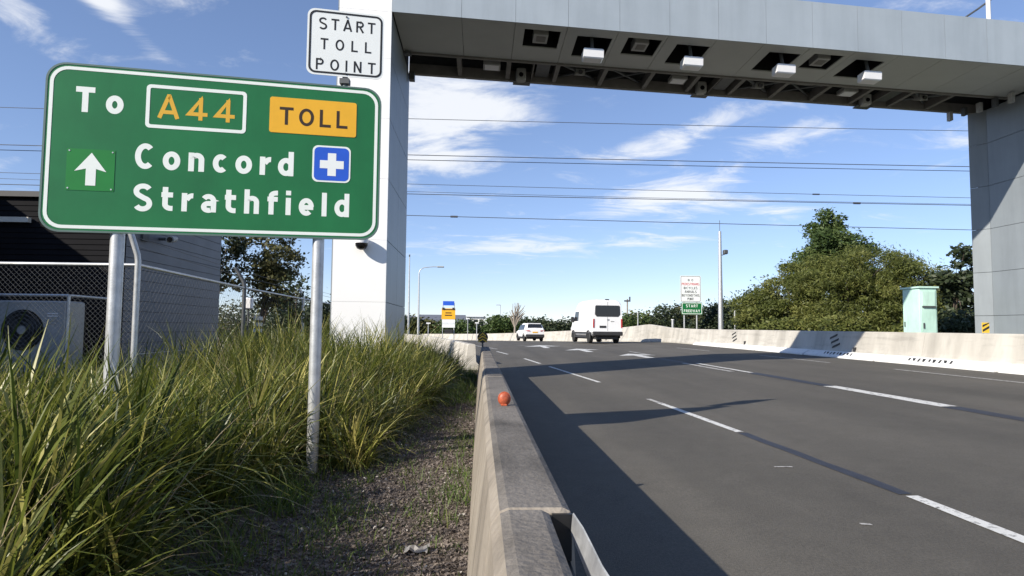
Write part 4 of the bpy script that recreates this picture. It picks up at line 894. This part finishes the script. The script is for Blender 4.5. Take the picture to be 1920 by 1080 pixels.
# low weeds along the barrier and in the mulch
wd_ = []
for _ in range(520):
    y = 2.2+abs(random.gauss(0, 1))*6.5; r = random.random()
    x = -.07-abs(random.gauss(0, .09)) if r < .40 and math.sin(y*2.7)+math.sin(y*1.1) > -.1 else random.uniform(gedge(y), -.1)
    if r >= .55 and random.random() < .45: x = gedge(y)+random.uniform(0, .25)
    wd_.append((x, y, random.randint(8, 22), random.uniform(.06, .20)*(1.5 if y > 10 else 1), .006, .6))
for _ in range(90):
    y = random.uniform(3.2, 6.6); x = random.uniform(-2.0, -1.25); wd_.append((x, y, 26, random.uniform(.14, .36), .008, .8))
for y in np.arange(11, 20, .25):
    for _k in range(3): wd_.append((random.uniform(gedge(y)-.1, -.1), y, 26, random.uniform(.15, .40), .008, .6))
P, Wd, T = blade_field(wd_)
obj('weeds', ribbons_mesh('weeds', P, Wd, 'weed', T), None, kind='stuff', label='low weeds and tufts growing in the mulch along the barrier')['category'] = 'weeds'
def chips(n, yl, size, m, name, lab):
    y = yl[0]+(yl[1]-yl[0])*rng.uniform(0, 1, n)**1.5; lo = np.array([gedge(v)-.35 for v in y]); x = lo+(-.05-lo)*rng.uniform(0, 1, n)
    z = np.array([vz(a, b) for a, b in zip(x, y)])+.004
    a = rng.uniform(0, 6.28, n); s = size*rng.uniform(.4, 1.6, n); w = s*rng.uniform(.15, .6, n); ti = rng.normal(0, .35, n)
    ca, sa = np.cos(a), np.sin(a); ux = np.stack([ca, sa, ti], 1)*s[:, None]*.5; uy = np.stack([-sa, ca, rng.normal(0, .4, n)], 1)*w[:, None]*.5
    c = np.stack([x, y, z+s*.2], 1)
    up = np.array([0, 0, 1.0])*(s*.16)[:, None]
    tops = np.stack([c-ux-uy+up, c+ux-uy+up, c+ux+uy+up, c-ux+uy+up], 1); sd1 = np.stack([c-ux-uy-up, c+ux-uy-up, c+ux-uy+up, c-ux-uy+up], 1); sd2 = np.stack([c-ux+uy-up, c-ux-uy-up, c-ux-uy+up, c-ux+uy+up], 1); sd3 = np.stack([c+ux-uy-up, c+ux+uy-up, c+ux+uy+up, c+ux-uy+up], 1)
    o = obj(name, quads_mesh(name, np.concatenate([tops, sd1, sd2, sd3]), m), None, kind='stuff', label=lab); o['category'] = 'mulch'
chips(42000, (1.8, 17), .017, 'chip', 'bark_mulch', 'brown bark chips covering the strip beside the barrier')
chips(800, (2.0, 14), .017, 'stone', 'pale_gravel', 'scattered pale stones among the bark chips')
for x, y, lab in ((-.36, 4.0, 'crumpled pale litter scrap in the mulch near the barrier'),):
    mb = MB(); vs = []; fs = []
    for i in range(6):
        for j in range(4): vs.append((x+(i-2.5)*.028+random.uniform(-.008, .008), y+(j-1.5)*.03+random.uniform(-.01, .01), vz(x, y)+.012+random.uniform(0, .035)))
    for i in range(5):
        for j in range(3): fs.append((i*4+j, i*4+j+1, i*4+j+5, i*4+j+4))
    tag(obj('litter', mb.add(vs, fs), 'litter'), lab, 'litter', 'litter in the mulch')

# ------------------------------------------------------------------ vehicles (rear at y = 0, heading +y, then turned)
def body_ring(y, prof): # prof: list of half (x,z) from bottom centre outwards to top centre
    r = [(x, y, z) for x, z in prof]; return r+[(-x, y, z) for x, z in reversed(prof)]
def loft(rows): return MB().rings([body_ring(y, p) for y, p in rows], smooth=False)
def wheel(parent, x, y, r, w, side):
    n = 22; prof = [(-w/2, r*.62), (-w/2, r*.92), (-w/2+.03, r), (w/2-.03, r), (w/2, r*.92), (w/2, r*.62)]
    rs = [[(x+a, y+rad*math.cos(2*math.pi*k/n), r+rad*math.sin(2*math.pi*k/n)) for k in range(n)] for a, rad in prof]
    t = obj('wheel', MB().rings(rs, smooth=False), 'tyre', parent, local=True)
    xo = x+side*(w/2-.02); rs = [[(xo+side*d, y+rad*math.cos(2*math.pi*k/n), r+rad*math.sin(2*math.pi*k/n)) for k in range(n)] for d, rad in ((0, r*.63), (.015, r*.58), (-.02, r*.4), (.0, r*.18), (.01, .02))]
    obj('rim', MB().rings(rs), 'rim', t, local=True)
def polyplate(pts, off): # polygon of 3-D points given a thickness along off
    o = Vector(off); n = len(pts); a = [Vector(p) for p in pts]
    return MB().rings([a, [p+o for p in a]])
def van():
    global VAN
    t = thing('white_van', 'tall white van seen from behind driving away on the road', 'van', (8.30, 42.0, rz(8.3, 42)+.004), rz=math.radians(6)); t.scale = (1.04, 1.04, 1.05)
    def pr(zb, zt, k=1.0, sh=1.0):
        return [(0, zb), (.80*k, zb), (.93*k, zb+.10), (.985*k, min(.95, zt-.2)), (.985*k, min(1.25, zt-.15)), (.955*k, min(1.75, zt-.12)), (.90*k*sh, max(zt-.24, zb+.5)), (.80*k*sh, max(zt-.09, zb+.55)), (.62*k*sh, zt-.02), (0, zt)]
    rows = [(.0, pr(.52, 2.62, .975, .985)), (.04, pr(.50, 2.68, .99)), (.25, pr(.46, 2.74)), (1.2, pr(.44, 2.78)), (3.4, pr(.44, 2.78)), (4.0, pr(.44, 2.72)), (4.4, pr(.44, 2.52, 1, .97)), (4.75, pr(.44, 2.12, .995, .95)), (5.1, pr(.44, 1.62, .985, .93)), (5.35, pr(.42, 1.28, .97, .95)), (5.8, pr(.42, 1.08, .93, .95)), (5.95, pr(.45, .86, .86, .95))]
    b = obj('body', loft(rows), 'van_white', t, local=True)
    def rear(poly, m, nm, d=.012, y=-.001, par=t): return obj(nm, polyplate([(x, y, z) for x, z in poly], (0, -d, 0)), m, par, local=True)
    rear([(-.74, 2.36), (.74, 2.36), (.80, 2.30), (.82, 1.80), (.70, 1.66), (-.70, 1.66), (-.82, 1.80), (-.80, 2.30)], 'window_dark', 'rear_window')
    for s in (-1, 1):
        rear([(s*.86, 1.52), (s*.945, 1.52), (s*.955, .98), (s*.87, .98)], 'red_lamp', 'tail_light', .03)
        rear([(s*.008, 2.6), (s*.02, 2.6), (s*.02, .78), (s*.008, .78)], 'device_grey', 'door_gap', .003)
    rear([(-.52, 1.10), (-.10, 1.10), (-.10, .97), (-.52, .97)], 'plastic_dark', 'number_plate', .02)
    rear([(-.04, 1.52), (.10, 1.52), (.10, 1.42), (-.04, 1.42)], 'rim', 'badge', .015); rear([(.2, 1.40), (.42, 1.40), (.42, 1.34), (.2, 1.34)], 'device_grey', 'badge', .01)
    obj('bumper', MB().bevbox(-.97, .97, -.10, .10, .48, .74, .04), 'plastic_dark', t, local=True)
    obj('roof_light', MB().bevbox(-.12, .12, .05, .22, 2.66, 2.76, .02), 'plastic_dark', t, local=True)
    for s in (-1, 1):
        for y0, y1, za, zb_ in ((3.45, 4.32, 1.42, 2.05),):
            obj('side_window', polyplate([(s*.974, y0, za), (s*.970, y1+.35, za), (s*.925, y1+.02, zb_), (s*.932, y0, zb_)], (s*.022, 0, .004)), 'window_dark', t, local=True)
        obj('side_moulding', MB().box(s*.975 if s > 0 else -1.0, 1.0 if s > 0 else -.975, .3, 5.2, .60, .70), 'plastic_dark', t, local=True)
        obj('sill', MB().box(s*.90 if s > 0 else -.975, .975 if s > 0 else -.90, 1.5, 4.4, .34, .46), 'plastic_dark', t, local=True)
        obj('door_rail', MB().box(s*.978 if s > 0 else -.992, .992 if s > 0 else -.978, .5, 3.0, 1.40, 1.43), 'device_grey', t, local=True)
        obj('mirror', MB().bevbox(min(s*1.0, s*1.2), max(s*1.0, s*1.2), 4.55, 4.68, 1.35, 1.72, .02), 'plastic_dark', t, local=True)
        for y in (1.0, 4.85): wheel(t, s*.86, y, .35, .25, s)
        for y in (1.0, 4.85): obj('wheel_arch', MB().tube([(s*.975, y+.43*math.cos(a), .36+.43*math.sin(a)) for a in np.linspace(-.1, 3.24, 13)], .04, 5), 'plastic_dark', t, local=True)
    obj('underbody', MB().box(-.7, .7, .15, 5.5, .26, .44), 'plastic_dark', t, local=True)
van()
def suv():
    t = thing('white_car', 'white hatchback four-wheel drive ahead of the van on the bend', 'car', (5.1, 60.0, rz(5.1, 60)+.004), rz=math.radians(9))
    def pr(zb, zs, zt, k=1.0, top=.76): return [(0, zb), (.72*k, zb), (.88*k, zb+.12), (.92*k, .75), (.90*k, zs), (top*k, zs+(zt-zs)*.75), (top*.86*k, zt-.03), (0, zt)]
    rows = [(.0, pr(.42, .98, 1.05, .93, .86)), (.10, pr(.38, 1.02, 1.20, .97, .84)), (.42, pr(.34, 1.04, 1.62, 1, .76)), (.8, pr(.32, 1.04, 1.70, 1, .75)), (2.2, pr(.32, 1.0, 1.71, 1, .75)), (2.7, pr(.32, .98, 1.60, 1, .73)), (3.35, pr(.32, .96, 1.10, 1, .80)), (4.1, pr(.32, .88, .95, .97, .8)), (4.4, pr(.38, .68, .74, .88, .8))]
    obj('body', loft(rows), 'van_white', t, local=True)
    q = lambda pts, off, m, nm: obj(nm, polyplate(pts, off), m, t, local=True)
    q([(-.62, .335, 1.555), (.62, .335, 1.555), (.70, .16, 1.25), (-.70, .16, 1.25)], (0, -.03, .015), 'window_dark', 'rear_window')
    obj('spoiler', MB().bevbox(-.62, .62, .28, .55, 1.60, 1.69, .02), 'van_white', t, local=True)
    for s in (-1, 1):
        q([(s*.50, -.005, 1.02), (s*.90, .05, 1.06), (s*.90, .05, .93), (s*.50, -.005, .93)], (0, -.03, 0), 'red_lamp', 'tail_light')
        q([(s*.88, .75, 1.06), (s*.88, 3.1, 1.02), (s*.78, 2.55, 1.50), (s*.75, .85, 1.55)], (s*.03, 0, .01), 'window_dark', 'side_window')
        obj('sill', MB().box(min(s*.86, s*.93), max(s*.86, s*.93), 1.1, 3.2, .28, .42), 'plastic_dark', t, local=True)
        for y in (.85, 3.55): wheel(t, s*.80, y, .34, .23, s)
        for y in (.85, 3.55): obj('wheel_arch', MB().tube([(s*.90, y+.40*math.cos(a), .35+.40*math.sin(a)) for a in np.linspace(-.1, 3.24, 13)], .035, 5), 'plastic_dark', t, local=True)
    obj('bumper', MB().bevbox(-.88, .88, -.06, .2, .36, .66, .04), 'plastic_dark', t, local=True)
    q([(-.25, -.0, .90), (.25, -.0, .90), (.25, -.0, .79), (-.25, -.0, .79)], (0, -.02, 0), 'sign_yellow', 'number_plate')
    obj('underbody', MB().box(-.65, .65, .2, 4.1, .22, .33), 'plastic_dark', t, local=True)
suv()

# ------------------------------------------------------------------ roadside furniture beyond the gantry
cb = thing('mint_cabinet', 'tall mint-green metal cabinet behind the right barrier', 'cabinet', (13.9, 19.9, .3))
CX, CY, CT = 13.62, 19.5, 2.70
obj('body', MB().bevbox(CX, CX+.56, CY, CY+.80, .2, CT, .012), 'mint', cb)
obj('roof', MB().box(CX-.045, CX+.605, CY-.05, CY+.85, CT+.003, CT+.055), 'mint', cb)
dr = obj('door', MB().box(CX+.05, CX+.51, CY-.018, CY-.002, .5, CT-.05), 'mint', cb); obj('vent', MB().box(CX+.08, CX+.48, CY-.035, CY-.0185, CT-.55, CT-.10), 'mint', dr); obj('vent_hood', MB().box(CX+.07, CX+.49, CY-.07, CY-.0185, CT-.60, CT-.56), 'dark_steel', dr)
obj('side_door', MB().box(CX-.016, CX-.002, CY+.06, CY+.74, .5, CT-.05), 'mint', cb); obj('handle', MB().box(CX+.09, CX+.125, CY-.045, CY-.0185, 1.45, 1.62), 'dark_steel', dr)
obj('side_handle', MB().box(CX-.04, CX-.0165, CY+.66, CY+.69, 1.5, 1.66), 'dark_steel', cb)
ws = thing('no_entry_sign', 'white worded sign above a green freeway plate on two posts behind the barrier', 'road sign', (14.85, 45, .3))
def WS(x, z, d): return (x, 45-d, z)
for x in (14.35, 15.25): obj('post', MB().tube([(x, 45.08, 0), (x, 45.08, 5.1)], .055, 8), 'galvanised', ws)
b1 = obj('panel', plate(rrect(14.05, 15.53, 3.34, 5.20, .08), WS, -.01, .01), 'sign_board_white', ws); obj('black_border', border(rrect(14.08, 15.50, 3.37, 5.17, .07), rrect(14.125, 15.455, 3.415, 5.125, .05), WS, .011, .014), 'device_grey', b1)
for txt, a, b, z, m in (('NO', 14.6, 14.98, 4.80, 'sign_black'), ('PEDESTRIANS', 14.16, 15.42, 4.52, 'sign_red'), ('BICYCLES', 14.3, 15.28, 4.24, 'sign_black'), ('ANIMALS', 14.36, 15.22, 3.98, 'sign_black'), ('BEYOND THIS'.replace(' ', ''), 14.16, 15.42, 3.72, 'sign_black'), ('SIGN'.replace('G', 'C'), 14.56, 15.02, 3.47, 'sign_black')):
    if txt == 'SICN': txt = 'POINT'
    word(txt, a, b, z, .17, .16, lambda x, y, d: WS(x, y, d+.012), m, b1)
b2 = obj('panel', plate(rrect(14.13, 15.62, 2.46, 3.32, .08), WS, -.01, .01), 'sign_green', ws); obj('white_border', border(rrect(14.16, 15.59, 2.49, 3.29, .07), rrect(14.20, 15.55, 2.53, 3.25, .05), WS, .011, .014), 'sign_white', b2)
word('START', 14.45, 15.3, 2.97, .19, .18, lambda x, y, d: WS(x, y, d+.012), 'sign_white', b2); word('FREEWAY', 14.3, 15.45, 2.62, .19, .18, lambda x, y, d: WS(x, y, d+.012), 'sign_white', b2)
pl = thing('tall_pole', 'tall pale tapered pole with a small camera bracket behind the right barrier', 'pole', (15.05, 40, .3))
obj('shaft', MB().tube([(15.05, 40, 0), (15.05, 40, 2.4), (15.05, 40, 7.6)], [.17, .15, .09], 12), 'galvanised', pl); obj('spike', MB().tube([(15.05, 40, 7.6), (15.05, 40, 8.3)], .018, 5), 'dark_steel', pl)
br = obj('bracket', MB().tube([(15.05, 40, 6.05), (15.35, 40, 6.15)], .03, 6), 'dark_steel', pl); obj('camera', MB().bevbox(15.25, 15.5, 39.8, 40.1, 6.15, 6.42, .03), 'dark_steel', br)
obj('base_plate', MB().box(14.8, 15.3, 39.75, 40.25, .2, .3), 'galvanised', pl)
for x, y, z, r, lab in ((16.15, 40.5, 2.6, .05, 'thin pole right of the tall pole'), (13.35, 44.5, 2.05, .09, 'short white post left of the tall pole foot'), (12.75, 52, 2.75, .05, 'thin post left of the white and green sign')):
    t = thing('short_post', lab, 'post', (x, y, .2)); obj('shaft', MB().tube([(x, y, .1), (x, y, z)], r, 8), 'galvanised', t); obj('cap', MB().tube([(x, y, z), (x, y, z+.05)], r*1.2, 8), 'device_white', t)
ut = thing('utility_pole', 'thin pole with a crossarm on the horizon right of the van', 'pole', (19.2, 84, 0)); obj('shaft', MB().tube([(19.2, 84, 0), (19.2, 84, 5.4)], .10, 6), 'pale_bark', ut); obj('crossarm', MB().box(18.8, 19.6, 83.9, 84.1, 5.05, 5.25), 'dark_steel', ut); obj('insulator', MB().box(19.45, 19.6, 83.9, 84.1, 5.26, 5.7), 'dark_steel', ut)
# street lights on the left
lt = thing('street_light', 'street light with a curved arm reaching right beside the left gantry leg', 'street light', (-6.6, 70, 0))
obj('pole', MB().tube([(-6.6, 70, -.3), (-6.62, 70, 6.9), (-6.62, 70, 7.3)], [.13, .07, .06], 8), 'galvanised', lt)
obj('arm', MB().tube([(-6.62, 70, 7.25), (-6.5, 70, 7.6), (-6.1, 70, 7.85), (-5.2, 70, 7.95), (-4.5, 70, 7.95)], .045, 6), 'galvanised', lt); obj('lamp_head', MB().bevbox(-4.7, -3.95, 69.85, 70.15, 7.88, 8.02, .04), 'device_grey', lt)
lp = thing('lamp_pole', 'plain thin pole closest to the left gantry leg', 'pole', (-6.55, 60, 0)); obj('shaft', MB().tube([(-6.55, 60, -.2), (-6.58, 60, 7.9)], [.11, .05], 8), 'galvanised', lp); obj('tip', MB().tube([(-6.58, 60, 7.9), (-6.58, 60, 8.1)], .07, 6), 'dark_steel', lp)
l3 = thing('street_light', 'tiny far street light on the horizon right of the yellow sign', 'street light', (2.9, 110, 0)); obj('pole', MB().tube([(3.4, 110, -.3), (3.4, 110, 5.4)], .06, 6), 'galvanised', l3); obj('lamp_head', MB().box(2.7, 3.4, 109.9, 110.1, 5.35, 5.45), 'device_grey', l3)
for x, y, z, lab in ((-4.9, 62, 1.75, 'short thin post left of the yellow sign'), (-.35, 70, 1.9, 'thin white-topped post right of the yellow sign'), (-1.6, 85, 2.6, 'slim post in front of the gabled houses')):
    t = thing('short_post', lab, 'post', (x, y, 0)); obj('shaft', MB().tube([(x, y, -.3), (x, y, z)], .05, 6), 'galvanised', t); obj('plate', MB().box(x-.2, x+.2, y-.03, y+.03, z, z+.12), 'device_white', t)
ys_ = thing('yellow_sign', 'far yellow and white roadwork sign with a blue plate on top', 'road sign', (-2.7, 55, 0))
for x in (-3.15, -2.2): obj('post', MB().tube([(x, 55.05, -.2), (x, 55.05, 3.5)], .04, 6), 'galvanised', ys_)
obj('blue_plate', MB().box(-3.15, -2.2, 54.98, 55.02, 3.27, 3.63), 'sign_blue', ys_)
yp = obj('yellow_plate', MB().box(-3.25, -2.1, 54.98, 55.02, 2.1, 3.02), 'sign_yellow', ys_); obj('white_plate', MB().box(-3.2, -2.12, 54.98, 55.02, 1.4, 2.08), 'sign_board_white', ys_)
for z, w in ((2.88, .45), (2.6, .25), (2.4, .3)): obj('text_bar', MB().box(-2.68-w, -2.68+w, 54.965, 54.979, z, z+.08), 'sign_text_brown', yp)
obj('amber_lamp', MB().box(-3.2, -3.0, 54.93, 54.978, 2.9, 3.08), 'plastic_dark', ys_); obj('amber_lamp', MB().box(-2.35, -2.15, 54.93, 54.978, 2.9, 3.08), 'plastic_dark', ys_)
obj('battery_box', MB().box(-3.0, -2.3, 54.9, 55.2, .9, 1.25), 'plastic_dark', ys_)
# far houses
def house(name, lab, x0, x1, y, zt, ridge, wall, roofm, nwin, gable=False, depth=9):
    t = thing(name, lab, 'building', ((x0+x1)/2, y, -.7), 'far buildings on the horizon'); obj('wall', MB().box(x0, x1, y, y+depth, -.75, zt), wall, t)
    if gable: obj('roof', MB().prism([(x0-.4, zt-.1), (x1+.4, zt-.1), ((x0+x1)/2, zt+ridge)], y-.3, y+depth, 'y'), roofm, t)
    else: obj('roof', MB().prism([(y-.4, zt), (y+depth+.4, zt), (y+depth/2, zt+ridge)], x0-.4, x1+.4, 'x'), roofm, t)
    for k in range(nwin):
        c = x0+(x1-x0)*(k+.5)/nwin; w = obj('window', MB().box(c-.4, c+.4, y-.04, y-.005, zt-1.6, zt-.5), 'window_dark', t); obj('sill', MB().box(c-.5, c+.5, y-.08, y-.003, zt-1.7, zt-1.62), 'wall_white', w)
house('long_house', 'long low building with a slate-blue roof behind the yellow sign', -11.5, -3.2, 122, 2.6, 1.4, 'wall_cream', 'roof_slate', 5)
house('white_house', 'small flat white building right of the yellow sign', -2.6, .8, 128, 3.7, .2, 'wall_white', 'wall_white', 3)
house('gabled_house', 'grey gabled house with white trim on the horizon', 1.6, 5.0, 126, 2.6, 1.5, 'wall_white', 'roof_slate', 2, True)
house('pale_house', 'pale house low behind the trees left of the street light', -17.5, -12.5, 118, 2.4, 1.3, 'wall_cream', 'roof_slate', 3)

# ------------------------------------------------------------------ power lines
def cable(z0, z1, lab, y=45.0, r=.022, sag=.5, joint=None):
    pts = []
    for i in range(31):
        t = i/30; x = -75+200*t; pts.append((x, y+(x*0.0), z0+(z1-z0)*(x+5)/40.5-sag*4*t*(1-t)+sag))
    t = thing('power_line', lab, 'cable', (0, y, z0), 'power lines crossing the sky'); obj('wire', MB().tube(pts, r, 5), 'wire', t)
    if joint is not None:
        x = joint; tt = (x+75)/200; z = z0+(z1-z0)*(x+5)/40.5-sag*4*tt*(1-tt)+sag; obj('spacer', MB().tube([(x-.25, y, z), (x+.25, y, z)], r*3.0, 6), 'wire', t)
cable(15.9, 16.1, 'highest of the dark power lines under the gantry', r=.022, sag=.9)
cable(13.35, 13.45, 'upper wire of the second closely spaced power line pair', r=.028, sag=.6); cable(13.08, 13.2, 'lower wire of the second closely spaced power line pair', y=45.3, r=.024, sag=.6)
cable(11.30, 11.15, 'third power line down, faint and even', r=.018, sag=.5, joint=24.0); cable(10.6, 10.6, 'fourth power line down with small joints', r=.026, sag=.5, joint=27)
cable(9.1, 8.8, 'lowest power line with a dark joint near the left leg', r=.024, sag=.4, joint=-1.9)
cable(14.3, 14.2, 'stray power line rising between the top two wires', y=62, r=.02, sag=1.0)
